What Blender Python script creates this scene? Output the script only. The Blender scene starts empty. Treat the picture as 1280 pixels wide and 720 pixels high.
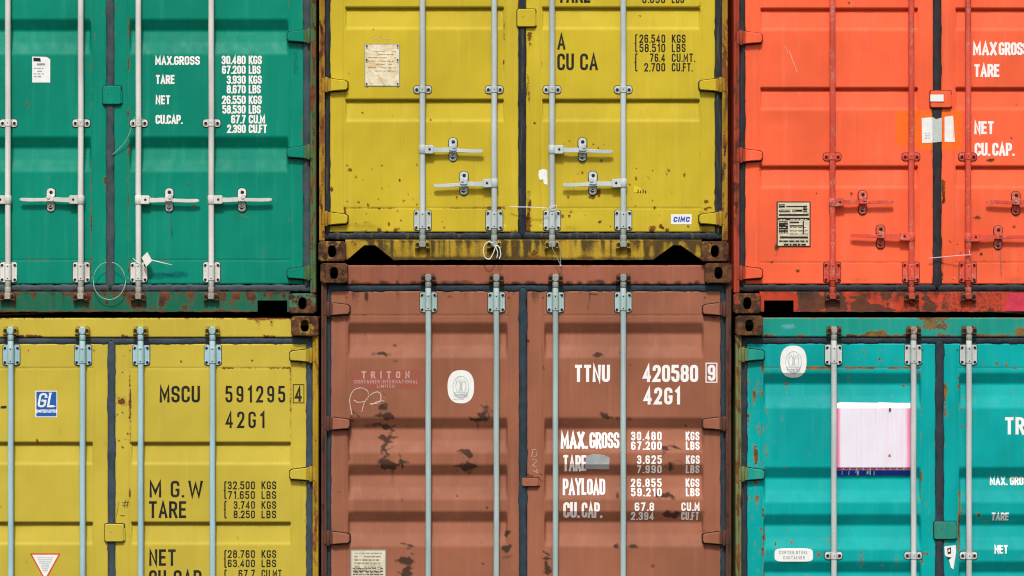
import bpy, bmesh, math, random
import numpy as np
from mathutils import Vector, Matrix
random.seed(7); np.random.seed(7)
R = math.radians
S = 210.0                      # photograph pixels per metre on the door plane
GROUND = 939.0                 # photograph row of the ground
def X(px): return (px-640.0)/S
def Z(py): return (GROUND-py)/S
U = 1.0/S
scene = bpy.context.scene
# ---------------------------------------------------------------- camera, world, sun
DIST = 20.0
cam_data = bpy.data.cameras.new('camera'); cam = bpy.data.objects.new('camera', cam_data)
scene.collection.objects.link(cam); scene.camera = cam
cam_data.sensor_width = 36; cam_data.lens = 36*DIST/(1280/S)
cam_data.clip_end = 1000
cam.location = (0, 0.05-DIST, Z(360)); cam.rotation_euler = (R(90), 0, 0)
w = bpy.data.worlds.new('World'); scene.world = w; w.use_nodes = True
wn = w.node_tree; bg = wn.nodes['Background']
sky = wn.nodes.new('ShaderNodeTexSky'); sky.sky_type = 'NISHITA'; sky.sun_disc = False
SUN_EL, SUN_AZ = R(51), R(185)
sky.sun_elevation = SUN_EL; sky.sun_rotation = SUN_AZ
sky.air_density = 1.0; sky.dust_density = 6.0; sky.ozone_density = 0.6
hs = wn.nodes.new('ShaderNodeHueSaturation'); hs.inputs['Saturation'].default_value = 0.55
wn.links.new(sky.outputs[0], hs.inputs['Color']); wn.links.new(hs.outputs[0], bg.inputs['Color'])
bg.inputs['Strength'].default_value = 0.075
sd = bpy.data.lights.new('sun', 'SUN'); sun = bpy.data.objects.new('sun', sd); scene.collection.objects.link(sun)
sd.energy = 2.4; sd.angle = R(7); sd.color = (1.0, 0.982, 0.955)
d = Vector((math.sin(SUN_AZ)*math.cos(SUN_EL), math.cos(SUN_AZ)*math.cos(SUN_EL), math.sin(SUN_EL)))
sun.rotation_euler = d.to_track_quat('Z', 'Y').to_euler(); sun.location = (0, -5, 12)
vs = scene.view_settings; vs.view_transform = 'Standard'; vs.look = 'None'; vs.gamma = 1; vs.exposure = 0.17
scene.cycles.filter_width = 1.15
vs.use_curve_mapping = False

# ---------------------------------------------------------------- materials
def s2l(c):
    return tuple(((v/255)/12.92 if v/255 <= .04045 else ((v/255+.055)/1.055)**2.4) for v in c)
class NT:
    def __init__(s, name):
        s.m = bpy.data.materials.new(name); s.m.use_nodes = True
        s.t = s.m.node_tree; s.b = s.t.nodes['Principled BSDF']
    def n(s, typ, **kw):
        nd = s.t.nodes.new(typ)
        for k, v in kw.items(): setattr(nd, k, v)
        return nd
    def put(s, sock, v):
        if isinstance(v, bpy.types.NodeSocket): s.t.links.new(v, sock)
        else: sock.default_value = v
    def math(s, op, a, b=0.0, c=None, clamp=False):
        nd = s.n('ShaderNodeMath', operation=op); nd.use_clamp = clamp
        s.put(nd.inputs[0], a); s.put(nd.inputs[1], b)
        if c is not None: s.put(nd.inputs[2], c)
        return nd.outputs[0]
    def ss(s, v, a, b, lo=0.0, hi=1.0):
        nd = s.n('ShaderNodeMapRange', interpolation_type='SMOOTHSTEP')
        s.put(nd.inputs['Value'], v)
        nd.inputs['From Min'].default_value = a; nd.inputs['From Max'].default_value = b
        nd.inputs['To Min'].default_value = lo; nd.inputs['To Max'].default_value = hi
        return nd.outputs[0]
    def mix(s, f, a, b, mode='MIX'):
        nd = s.n('ShaderNodeMix', data_type='RGBA', blend_type=mode)
        s.put(nd.inputs[0], f)
        s.put(nd.inputs[6], a if isinstance(a, bpy.types.NodeSocket) else (*a, 1))
        s.put(nd.inputs[7], b if isinstance(b, bpy.types.NodeSocket) else (*b, 1))
        return nd.outputs[2]
    def coords(s):
        tc = s.n('ShaderNodeTexCoord'); oi = s.n('ShaderNodeObjectInfo')
        k = s.math('MULTIPLY', oi.outputs['Random'], 37.0)
        v = s.n('ShaderNodeVectorMath', operation='ADD')
        s.put(v.inputs[0], tc.outputs['Object']); s.put(v.inputs[1], k)
        return v.outputs[0]
    def noise(s, co, scale, detail=3, rough=.5, stretch=None):
        if stretch:
            mp = s.n('ShaderNodeMapping'); s.put(mp.inputs['Vector'], co); mp.inputs['Scale'].default_value = stretch
            co = mp.outputs[0]
        nd = s.n('ShaderNodeTexNoise'); s.put(nd.inputs['Vector'], co)
        nd.inputs['Scale'].default_value = scale; nd.inputs['Detail'].default_value = detail
        nd.inputs['Roughness'].default_value = rough
        return nd.outputs['Fac']
    def bump(s, h, dist, strength=1.0):
        nd = s.n('ShaderNodeBump'); s.put(nd.inputs['Height'], h)
        nd.inputs['Distance'].default_value = dist; nd.inputs['Strength'].default_value = strength
        s.t.links.new(nd.outputs[0], s.b.inputs['Normal'])

def paint(name, col, alt=None, rust=0.0, grime=0.0, fade=0.25, fadecol=None, rough=.5, var=.16,
          rustcol=((74,44,28),(132,74,38)), streak=.35, metal=0.0, spec=.13, pit=0.0):
    """weathered paint: 'wear' attribute r = rust, g = grime and painted hinge shade, b = other paint"""
    N = NT(name); base = s2l(col); co = N.coords()
    at = N.n('ShaderNodeAttribute'); at.attribute_name = 'wear'
    sp = N.n('ShaderNodeSeparateColor'); N.put(sp.inputs[0], at.outputs['Color'])
    wr, wg, wb = sp.outputs[0], sp.outputs[1], sp.outputs[2]
    n1 = N.noise(co, 1.7, 3, .55); n2 = N.noise(co, 1.0, 4, .6, (24, 24, 1.1))
    n3 = N.noise(co, 75, 6, .65); n4 = N.noise(co, 14, 5, .6); n5 = N.noise(co, 1.0, 3, .5, (90, 90, 2.2))
    fc = s2l(fadecol) if fadecol else tuple(v*.75+.25*max(base)*.8+.03 for v in base)
    dk = tuple(v*(1-var*1.6) for v in base)
    c = N.mix(N.ss(n1, .3, .72), base, dk)
    c = N.mix(N.math('MULTIPLY', N.ss(n2, .48, .75), fade), c, fc)
    c = N.mix(N.math('MULTIPLY', N.ss(n4, .5, .8), var*.9), c, dk)
    # vertical run-off dirt
    dirt = tuple(v*.45+.02 for v in base)
    c = N.mix(N.math('MULTIPLY', N.math('MULTIPLY', N.ss(n5, .5, .8), N.ss(n2, .25, .6)), streak), c, dirt)
    if alt is not None:
        am = N.ss(N.math('ADD', wb, N.math('MULTIPLY', N.math('SUBTRACT', n3, .5), .35)), .38, .5)
        c = N.mix(am, c, s2l(alt))
    # grime
    g = N.math('ADD', wg, grime)
    gn = N.math('MULTIPLY', N.math('SUBTRACT', N.math('ADD', N.math('MULTIPLY', n3, .6), N.math('MULTIPLY', n4, .5)), .55), 1.1)
    gm = N.ss(N.math('ADD', g, N.math('MULTIPLY', gn, N.ss(g, 0, .25))), .12, .85, 0, .88)
    c = N.mix(gm, c, s2l((54, 44, 36)))
    # rust: orange halo then dark crisp core
    rr = N.math('ADD', wr, rust)
    mixn = N.math('ADD', N.math('MULTIPLY', n3, .55), N.math('MULTIPLY', n4, .45))
    rn = N.math('MULTIPLY', N.math('SUBTRACT', mixn, .5), 2.2)
    rv = N.math('ADD', rr, N.math('MULTIPLY', rn, N.ss(rr, 0, .12)))
    c = N.mix(N.ss(rv, .22, .55, 0, .5), c, s2l(rustcol[1]))
    rc = N.mix(N.ss(n4, .35, .65), s2l(rustcol[0]), s2l(rustcol[1]))
    rm = N.ss(rv, .46, .56)
    if pit > 0:
        vo = N.n('ShaderNodeTexVoronoi'); N.put(vo.inputs['Vector'], co); vo.inputs['Scale'].default_value = 22
        vo.inputs['Randomness'].default_value = 1
        rnd = N.n('ShaderNodeSeparateColor'); N.put(rnd.inputs[0], vo.outputs['Color'])
        rad = N.math('MULTIPLY', N.ss(rnd.outputs[0], 1-pit, 1.0), .13)
        pm = N.ss(N.math('SUBTRACT', rad, vo.outputs['Distance']), 0, .02)
        rm = N.math('MAXIMUM', rm, N.math('MULTIPLY', pm, N.ss(n4, .3, .5)))
    c = N.mix(rm, c, rc)
    N.put(N.b.inputs['Base Color'], c)
    ro = N.ss(n4, .3, .7, rough-.07, rough+.1)
    mr = N.n('ShaderNodeMix', data_type='FLOAT'); N.put(mr.inputs[0], N.math('MAXIMUM', rm, gm)); N.put(mr.inputs[2], ro); mr.inputs[3].default_value = .92
    N.put(N.b.inputs['Roughness'], mr.outputs[0])
    N.b.inputs['Specular IOR Level'].default_value = spec
    if metal: N.b.inputs['Metallic'].default_value = metal
    h = N.math('ADD', N.math('MULTIPLY', n1, 4.0), N.math('ADD', N.math('MULTIPLY', n4, .12), N.math('MULTIPLY', N.math('MULTIPLY', n3, rm), .5)))
    N.bump(h, .0022, .8)
    return N.m
def rubber(name, col, dirt=(84,74,62), amt=.5):
    N = NT(name); co = N.coords()
    n4 = N.noise(co, 11, 5, .6); n5 = N.noise(co, 1.0, 4, .6, (60, 60, 5)); n3 = N.noise(co, 90, 3)
    b = s2l(col)
    c = N.mix(N.ss(n4, .35, .7), b, tuple(v*.6 for v in b))
    c = N.mix(N.ss(n5, .5, .75, 0, amt), c, s2l(dirt))
    N.put(N.b.inputs['Base Color'], c); N.b.inputs['Roughness'].default_value = .62; N.b.inputs['Specular IOR Level'].default_value = .3
    N.bump(N.math('ADD', N.math('MULTIPLY', N.noise(co, 9, 3), 3), n3), .002, .7)
    return N.m
def ink(name, col, wear=.60, rough=.55, stain=.25):
    """printed lettering, chipped through to the paint below"""
    N = NT(name); co = N.coords(); n3 = N.noise(co, 130, 5, .7); n4 = N.noise(co, 13, 4, .6)
    b = s2l(col)
    c = N.mix(N.ss(n4, .42, .7, 0, stain), b, s2l((120, 104, 88)))
    N.put(N.b.inputs['Base Color'], c); N.b.inputs['Roughness'].default_value = rough; N.b.inputs['Specular IOR Level'].default_value = .25
    tr = N.n('ShaderNodeBsdfTransparent'); mx = N.n('ShaderNodeMixShader')
    f = N.ss(N.math('ADD', N.math('MULTIPLY', n3, .6), N.math('MULTIPLY', n4, .4)), wear, wear+.03)
    N.put(mx.inputs[0], f); N.t.links.new(N.b.outputs[0], mx.inputs[1]); N.t.links.new(tr.outputs[0], mx.inputs[2])
    N.t.links.new(mx.outputs[0], N.t.nodes['Material Output'].inputs['Surface'])
    return N.m
def plain(name, col, rough=.6, var=.2, scale=30, metal=0):
    N = NT(name); co = N.coords(); n = N.noise(co, scale, 5, .6); b = s2l(col)
    N.put(N.b.inputs['Base Color'], N.mix(N.ss(n, .35, .7), b, tuple(v*(1-var) for v in b)))
    N.b.inputs['Roughness'].default_value = rough; N.b.inputs['Metallic'].default_value = metal
    N.b.inputs['Specular IOR Level'].default_value = .3
    N.bump(n, .0006, .6)
    return N.m

M = {}
M['dark'] = plain('bolt_and_shade_dark', (40, 32, 28), .85)  # bolt heads, and dark rims painted as contact shade round hardware
M['underbody'] = plain('underbody_bitumen', (26, 23, 21), .95)
M['hole'] = plain('cavity_dark', (20, 15, 12), .95)
M['ink_white'] = ink('ink_white', (246, 244, 241), .645, stain=.05)
M['ink_black'] = ink('ink_black', (24, 24, 20), .65, stain=.12)
M['ink_pink'] = ink('ink_pale_pink', (206, 160, 150), .665)
M['ink_plum'] = ink('ink_plum', (156, 86, 68), .68)
M['chalk'] = ink('ink_chalk', (220, 190, 176), .54)
M['graphite'] = ink('ink_graphite', (70, 60, 30), .52)
M['stk_white'] = plain('sticker_white', (240, 240, 238), .5, .08, 20)
M['stk_cream'] = plain('sticker_cream', (226, 216, 188), .5, .18, 16)
M['stk_blue'] = plain('sticker_blue', (28, 96, 178), .45, .12)
M['stk_orange'] = plain('sticker_orange', (224, 84, 36), .45, .12)
M['stk_grey'] = plain('sticker_grey_ink', (150, 160, 160), .6, .3, 60)
M['stk_greyblue'] = plain('sticker_pale_teal', (192, 206, 202), .5, .12)
M['stk_black'] = plain('sticker_black', (40, 38, 34), .5, .3, 40)
M['stk_yellow'] = plain('sticker_yellow', (232, 208, 40), .45, .1)
M['navy'] = plain('poster_navy', (34, 56, 168), .5, .25, 20)
M['crimson'] = ink('poster_crimson', (214, 40, 92), .66)
M['tape'] = plain('tape_grey', (172, 176, 178), .35, .25, 9)
M['plastic'] = plain('plastic_white', (232, 232, 226), .4, .1)
M['plastic_green'] = plain('plastic_pale_green', (160, 190, 160), .4, .15)
M['plastic_blue'] = plain('plastic_grey_blue', (96, 132, 148), .4, .15)
M['plastic_pink'] = plain('plastic_pale_pink', (240, 190, 190), .4, .1)
M['steel_wire'] = plain('wire_galvanised', (176, 176, 168), .4, .3, 60, .5)
M['casting_old'] = paint('casting_rust', (98, 66, 48), rust=.30, grime=.28, fade=.1, rustcol=((62,42,32),(112,70,44)), rough=.85)
def casting_mat(name, left, amt):
    """scaly rust with remnants of the container's paint"""
    N = NT(name); co = N.coords()
    a = N.noise(co, 22, 6, .7); b = N.noise(co, 70, 5, .75); c_ = N.noise(co, 9, 3, .5)
    c = N.mix(N.ss(a, .35, .62), s2l((56, 38, 28)), s2l((112, 74, 46)))
    c = N.mix(N.ss(b, .52, .68, 0, .8), c, s2l((38, 28, 24)))
    c = N.mix(N.ss(b, .30, .42, .7, 0), c, s2l((140, 96, 60)))
    f = N.ss(N.math('ADD', N.math('MULTIPLY', a, .6), N.math('MULTIPLY', c_, .4)), .62-amt, .66-amt)
    c = N.mix(f, c, s2l(left))
    N.put(N.b.inputs['Base Color'], c); N.b.inputs['Roughness'].default_value = .85; N.b.inputs['Specular IOR Level'].default_value = .2
    N.bump(N.math('ADD', a, N.math('MULTIPLY', b, .6)), .004, .9)
    return N.m
def poster_mat():
    N = NT('poster_faded_pink'); co = N.coords(); tc = N.n('ShaderNodeTexCoord')
    sx = N.n('ShaderNodeSeparateXYZ'); N.put(sx.inputs[0], tc.outputs['Generated'])
    n = N.noise(co, 1.0, 5, .65, (70, 70, 2.5)); m = N.noise(co, 12, 5, .6)
    x = sx.outputs[0]
    e = N.math('ADD', N.ss(x, .0, .07, 1, 0), N.ss(x, .9, .99, 0, .7))
    e = N.math('ADD', e, N.math('MULTIPLY', N.math('SUBTRACT', n, .50), 1.1))
    c = N.mix(N.ss(e, -.1, 1.1), s2l((234, 230, 242)), s2l((240, 104, 156)))
    c = N.mix(N.ss(m, .55, .75, 0, .25), c, s2l((225, 205, 205)))
    N.put(N.b.inputs['Base Color'], c); N.b.inputs['Roughness'].default_value = .5
    return N.m
M['poster'] = poster_mat()
def plate_mat():
    N = NT('data_plate'); co = N.coords(); m = N.noise(co, 22, 5, .65); n = N.noise(co, 1.0, 5, .6, (40, 40, 240))
    c = N.mix(N.ss(m, .42, .66, 0, .8), s2l((236, 226, 196)), s2l((206, 178, 120)))
    c = N.mix(N.ss(n, .56, .66, 0, .5), c, s2l((170, 138, 96)))
    N.put(N.b.inputs['Base Color'], c); N.b.inputs['Roughness'].default_value = .45
    N.bump(m, .001, .5)
    return N.m
M['plate'] = plate_mat()

# ---------------------------------------------------------------- mesh helpers
col = scene.collection
def link(o, parent=None):
    col.objects.link(o)
    if parent is not None: o.parent = parent
    return o
def from_bm(name, bm, mats, parent=None, loc=(0, 0, 0), origin=None):
    me = bpy.data.meshes.new(name)
    if origin is not None: bmesh.ops.translate(bm, verts=bm.verts, vec=-Vector(origin))
    bmesh.ops.recalc_face_normals(bm, faces=bm.faces)
    bm.to_mesh(me); bm.free()
    for m in (mats if isinstance(mats, (list, tuple)) else [mats]): me.materials.append(m)
    o = bpy.data.objects.new(name, me); o.location = loc
    return link(o, parent)
def loops(bm, ls, closed=True, capa=True, capb=True, mi=0, smooth=False):
    """skin a list of equal-length closed loops"""
    vv = [[bm.verts.new(p) for p in l] for l in ls]; n = len(vv[0])
    for a, b in zip(vv, vv[1:]):
        for i in range(n if closed else n-1):
            f = bm.faces.new((a[i], a[(i+1) % n], b[(i+1) % n], b[i])); f.material_index = mi; f.smooth = smooth
    if capa: f = bm.faces.new(vv[0]); f.material_index = mi
    if capb: f = bm.faces.new(vv[-1][::-1]); f.material_index = mi
def prism(bm, poly, yf, yb, ch=.0015, mi=0, smooth=False):
    """polygon in x,z; front at yf (towards the camera) with a chamfered rim"""
    cx = sum(p[0] for p in poly)/len(poly); cz = sum(p[1] for p in poly)/len(poly)
    def shr(p):
        dx, dz = p[0]-cx, p[1]-cz; l = math.hypot(dx, dz) or 1
        k = max(0, (l-ch*1.3)/l); return (cx+dx*k, cz+dz*k)
    fr = [shr(p) for p in poly]
    loops(bm, [[(p[0], yb, p[1]) for p in poly], [(p[0], yf+ch, p[1]) for p in poly], [(p[0], yf, p[1]) for p in fr]], mi=mi, smooth=smooth)
def rrect(cx, cz, w, h, r, n=4):
    out = []
    for sx, sz, a0 in ((1, 1, 0), (-1, 1, 90), (-1, -1, 180), (1, -1, 270)):
        for k in range(n+1):
            a = R(a0+90*k/n); out.append((cx+sx*(w/2-r)+r*math.cos(a), cz+sz*(h/2-r)+r*math.sin(a)))
    return out
def disc(cx, cz, r, n=12): return [(cx+r*math.cos(2*math.pi*k/n), cz+r*math.sin(2*math.pi*k/n)) for k in range(n)]
def extz(bm, prof, z0, z1, mi=0, ch=.0015, smooth=False):
    cx = sum(p[0] for p in prof)/len(prof); cy = sum(p[1] for p in prof)/len(prof)
    def sh(p): return (cx+(p[0]-cx)*.93, cy+(p[1]-cy)*.93)
    loops(bm, [[(*sh(p), z0) for p in prof], [(*p, z0+ch) for p in prof], [(*p, z1-ch) for p in prof], [(*sh(p), z1) for p in prof]], mi=mi, smooth=smooth)
def tube(bm, pts, r, n=8, mi=0):
    pts = [Vector(p) for p in pts]; ls = []
    up = Vector((0, 1, 0))
    for i, p in enumerate(pts):
        t = (pts[min(i+1, len(pts)-1)]-pts[max(i-1, 0)]).normalized()
        a = t.cross(up)
        if a.length < .05: a = t.cross(Vector((1, 0, 0)))
        a.normalize(); b = t.cross(a).normalized()
        ls.append([tuple(p+a*r*math.cos(2*math.pi*k/n)+b*r*math.sin(2*math.pi*k/n)) for k in range(n)])
    loops(bm, ls, mi=mi, smooth=True)
def smooth_path(pts, n=8):
    """Catmull-Rom through points"""
    P = [Vector(p) for p in pts]; P = [P[0]*2-P[1]]+P+[P[-1]*2-P[-2]]; out = []
    for i in range(1, len(P)-2):
        for k in range(n):
            t = k/n; a, b, c, e = P[i-1:i+3]
            out.append(.5*((2*b)+(c-a)*t+(2*a-5*b+4*c-e)*t*t+(3*b-a-3*c+e)*t**3))
    out.append(P[-2]); return out

# ---------------------------------------------------------------- wear painting (attribute on real grids, in photograph units)
def wear_eval(marks, px, py):
    W = np.zeros((len(px), 4), dtype=np.float32); W[:, 3] = 1
    for m in marks:
        kind, ch, s = m[0], 'rgb'.index(m[1]), m[2]
        if kind == 'spot':
            x, y, rx, ry = m[3:7]; v = s*np.exp(-(((px-x)/rx)**2+((py-y)/ry)**2))
        elif kind == 'rect':
            x0, y0, x1, y1, f = m[3:8]
            v = s*np.clip((px-x0)/f+.5, 0, 1)*np.clip((x1-px)/f+.5, 0, 1)*np.clip((py-y0)/f+.5, 0, 1)*np.clip((y1-py)/f+.5, 0, 1)
        elif kind == 'line':
            x0, y0, x1, y1, wd = m[3:8]; L2 = (x1-x0)**2+(y1-y0)**2+1e-6
            t = np.clip(((px-x0)*(x1-x0)+(py-y0)*(y1-y0))/L2, 0, 1)
            dd = np.hypot(px-(x0+t*(x1-x0)), py-(y0+t*(y1-y0))); v = s*np.exp(-(dd/wd)**2)
        elif kind == 'drip':           # fades downwards
            x, y0, y1, wd = m[3:7]
            t = np.clip((py-y0)/(y1-y0), 0, 1); v = s*np.exp(-((px-x)/wd)**2)*(1-t)*(py >= y0)*(py < y1)
        elif kind == 'noise':          # coarse blotches on a rect
            x0, y0, x1, y1, sc, seed = m[3:9]
            ins = (px > x0)*(px < x1)*(py > y0)*(py < y1)
            v = 0
            rs = np.random.RandomState(seed)
            for o in range(5):
                a, b = rs.uniform(-1, 1, 2); ph = rs.uniform(0, 6.28, 2)
                v = v+np.sin(px/sc*(1+o*.7)*a+py/sc*(1+o*.7)*b+ph[0])*np.sin(px/sc*(1+o*.6)*b-py/sc*(1+o)*a+ph[1])/(1+o*.4)
            v = s*np.clip(v*.6+.25, 0, 1)*ins
        W[:, ch] += v
    return W
def axis(a, b, breaks, lo, hi, fine, coarse):
    """sample positions from a to b: fine inside lo..hi, always including breaks"""
    ks = sorted(set([a, b]+[x for x in breaks if a < x < b]+[x for x in (lo, hi) if a < x < b])); out = [a]
    for p, q in zip(ks, ks[1:]):
        st = fine if (p+q)/2 > lo and (p+q)/2 < hi else coarse
        n = max(1, int(math.ceil((q-p)/st)))
        out += [p+(q-p)*i/n for i in range(1, n+1)]
    return out
def grid_obj(name, xs, ys, yfun, mat, parent, origin, marks, back=.05):
    """sheet over photograph columns xs and rows ys, depth from yfun, rim folded back"""
    nx, ny = len(xs), len(ys)
    GX, GY = np.meshgrid(np.array(xs), np.array(ys)); px = GX.ravel(); py = GY.ravel()
    dep = yfun(px, py)
    V = np.stack([(px-640)/S-origin[0], dep-origin[1], (GROUND-py)/S-origin[2]], 1)
    i = np.arange(nx*ny).reshape(ny, nx)
    F = np.stack([i[:-1, :-1], i[1:, :-1], i[1:, 1:], i[:-1, 1:]], -1).reshape(-1, 4)
    rim = np.concatenate([i[0, :], i[1:, -1], i[-1, -2::-1], i[-2:0:-1, 0]])
    base = len(V); V2 = V[rim].copy(); V2[:, 1] += back
    k = np.arange(len(rim)); k2 = (k+1) % len(rim)
    F2 = np.stack([rim[k], rim[k2], base+k2, base+k], 1)
    V = np.concatenate([V, V2]); F = np.concatenate([F, F2])
    me = bpy.data.meshes.new(name)
    me.vertices.add(len(V)); me.vertices.foreach_set('co', V.astype(np.float32).ravel())
    me.loops.add(len(F)*4); me.loops.foreach_set('vertex_index', F.astype(np.int32).ravel())
    me.polygons.add(len(F)); me.polygons.foreach_set('loop_start', (np.arange(len(F))*4).astype(np.int32))
    me.update(calc_edges=True); me.validate()
    W = wear_eval(marks, np.concatenate([px, px[rim]]), np.concatenate([py, py[rim]]))
    at = me.attributes.new('wear', 'FLOAT_COLOR', 'POINT'); at.data.foreach_set('color', W.ravel())
    me.materials.append(mat)
    o = bpy.data.objects.new(name, me); return link(o, parent)

# ---------------------------------------------------------------- stroke lettering
r_ = .21
GL = {  # (width, strokes); a point is (x, y) or (x, y, radius)
'A': (.46, [[(0,0),(.23,1),(.46,0)], [(.075,.28),(.385,.28)]]),
'B': (.42, [[(0,0),(0,1),(.4,1,r_),(.4,.52,r_),(0,.52)], [(0,.52),(.42,.52,r_),(.42,0,r_),(0,0)]]),
'C': (.42, [[(.42,.70),(.42,1,r_),(0,1,r_),(0,0,r_),(.42,0,r_),(.42,.30)]]),
'D': (.42, [[(0,0),(0,1),(.42,1,r_),(.42,0,r_),(0,0)]]),
'E': (.36, [[(.36,1),(0,1),(0,0),(.36,0)], [(0,.52),(.32,.52)]]),
'F': (.36, [[(.36,1),(0,1),(0,0)], [(0,.52),(.32,.52)]]),
'G': (.42, [[(.42,.76),(.42,1,r_),(0,1,r_),(0,0,r_),(.42,0,r_),(.42,.44),(.30,.44)]]),
'I': (.0, [[(0,0),(0,1)]]),
'K': (.42, [[(0,0),(0,1)], [(.40,1),(.0,.38)], [(.12,.58),(.42,0)]]),
'L': (.34, [[(0,1),(0,0),(.34,0)]]),
'M': (.54, [[(0,0),(0,1),(.27,.25),(.54,1),(.54,0)]]),
'N': (.43, [[(0,0),(0,1),(.43,0),(.43,1)]]),
'O': (.42, [[(.21,0),(.42,0,r_),(.42,1,r_),(0,1,r_),(0,0,r_),(.21,0)]]),
'P': (.41, [[(0,0),(0,1),(.41,1,r_),(.41,.44,r_),(0,.44)]]),
'R': (.42, [[(0,0),(0,1),(.41,1,r_),(.41,.48,r_),(0,.48)], [(.22,.48),(.43,0)]]),
'S': (.42, [[(.42,.72),(.42,1,r_),(0,1,r_),(0,.54,r_*.9),(.42,.46,r_*.9),(.42,0,r_),(0,0,r_),(0,.28)]]),
'T': (.42, [[(0,1),(.42,1)], [(.21,1),(.21,0)]]),
'U': (.42, [[(0,1),(0,0,r_),(.42,0,r_),(.42,1)]]),
'V': (.44, [[(0,1),(.22,0),(.44,1)]]),
'W': (.66, [[(0,1),(.15,0),(.33,.85),(.51,0),(.66,1)]]),
'X': (.44, [[(0,0),(.44,1)], [(0,1),(.44,0)]]),
'Y': (.46, [[(0,1),(.23,.45),(.46,1)], [(.23,.45),(.23,0)]]),
'0': (.40, [[(.20,0),(.40,0,r_),(.40,1,r_),(0,1,r_),(0,0,r_),(.20,0)]]),
'1': (.22, [[(0,.80),(.20,1),(.20,0)]]),
'2': (.40, [[(0,.72),(0,1,r_),(.40,1,r_),(.40,.60,.12),(0,0),(.42,0)]]),
'3': (.40, [[(0,.76),(0,1,r_),(.39,1,r_),(.39,.53,r_*.9),(.14,.53)], [(.14,.53),(.40,.53,r_*.9),(.40,0,r_),(0,0,r_),(0,.24)]]),
'4': (.44, [[(.32,0),(.32,1),(0,.24),(.44,.24)]]),
'5': (.40, [[(.38,1),(.03,1),(.0,.52),(.0,.60,.05),(.40,.62,r_),(.40,0,r_),(0,0,r_),(0,.24)]]),
'6': (.40, [[(.40,.78),(.40,1,r_),(0,1,r_),(0,0,r_),(.40,0,r_),(.40,.56,r_),(.0,.56,.1),(0,.45)]]),
'7': (.40, [[(0,1),(.40,1),(.12,0)]]),
'8': (.40, [[(.20,.53),(.39,.53,r_*.9),(.39,1,r_),(.01,1,r_),(.01,.53,r_*.9),(.20,.53)], [(.20,.53),(.40,.53,r_*.9),(.40,0,r_),(0,0,r_),(0,.53,r_*.9),(.20,.53)]]),
'9': (.40, [[(0,.22),(0,0,r_),(.40,0,r_),(.40,1,r_),(0,1,r_),(0,.44,r_),(.40,.44,.1),(.40,.55)]]),
'.': (.0, [[(0,.0),(0,.05)]]),
'{': (.14, [[(.14,1.0),(.04,1.0,.06),(.04,.52),(0,.5),(.04,.48),(.04,0,.06),(.14,0)]]),
'#': (.5, [[(.12,0),(.22,1)], [(.34,0),(.44,1)], [(0,.32),(.5,.36)], [(0,.66),(.5,.70)]]),
'-': (.3, [[(0,.5),(.3,.5)]]),
}
def soften(poly):
    out = []
    for i, p in enumerate(poly):
        r = p[2] if len(p) > 2 else 0
        P = Vector(p[:2])
        if r and 0 < i < len(poly)-1:
            a = Vector(poly[i-1][:2])-P; b = Vector(poly[i+1][:2])-P
            rr = min(r, a.length*.5 if len(poly[i-1]) > 2 else a.length, b.length*.5 if len(poly[i+1]) > 2 else b.length)
            p0 = P+a.normalized()*rr; p1 = P+b.normalized()*rr
            for k in range(6):
                t = k/5; out.append((p0*(1-t)**2+P*2*t*(1-t)+p1*t*t))
        else: out.append(P)
    res = [out[0]]
    for q in out[1:]:
        if (q-res[-1]).length > 1e-4: res.append(q)
    return res
def stroke(bm, pts, hw, y, mi=0):
    """flat mitred ribbon, pts are (x, z) in metres"""
    pts = [Vector(p) for p in pts]; n = len(pts); L = []; Rr = []
    for i, p in enumerate(pts):
        d0 = (p-pts[i-1]).normalized() if i else (pts[1]-p).normalized()
        d1 = (pts[i+1]-p).normalized() if i < n-1 else d0
        n0 = Vector((-d0.y, d0.x)); n1 = Vector((-d1.y, d1.x)); m = n0+n1
        if m.length < .2: m = n0
        m.normalize(); k = hw/max(.38, m.dot(n0))
        L.append(p+m*k); Rr.append(p-m*k)
    vl = [bm.verts.new((q.x, y, q.y)) for q in L]; vr = [bm.verts.new((q.x, y, q.y)) for q in Rr]
    for i in range(n-1):
        try: f = bm.faces.new((vr[i], vr[i+1], vl[i+1], vl[i])); f.material_index = mi
        except ValueError: pass
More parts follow.
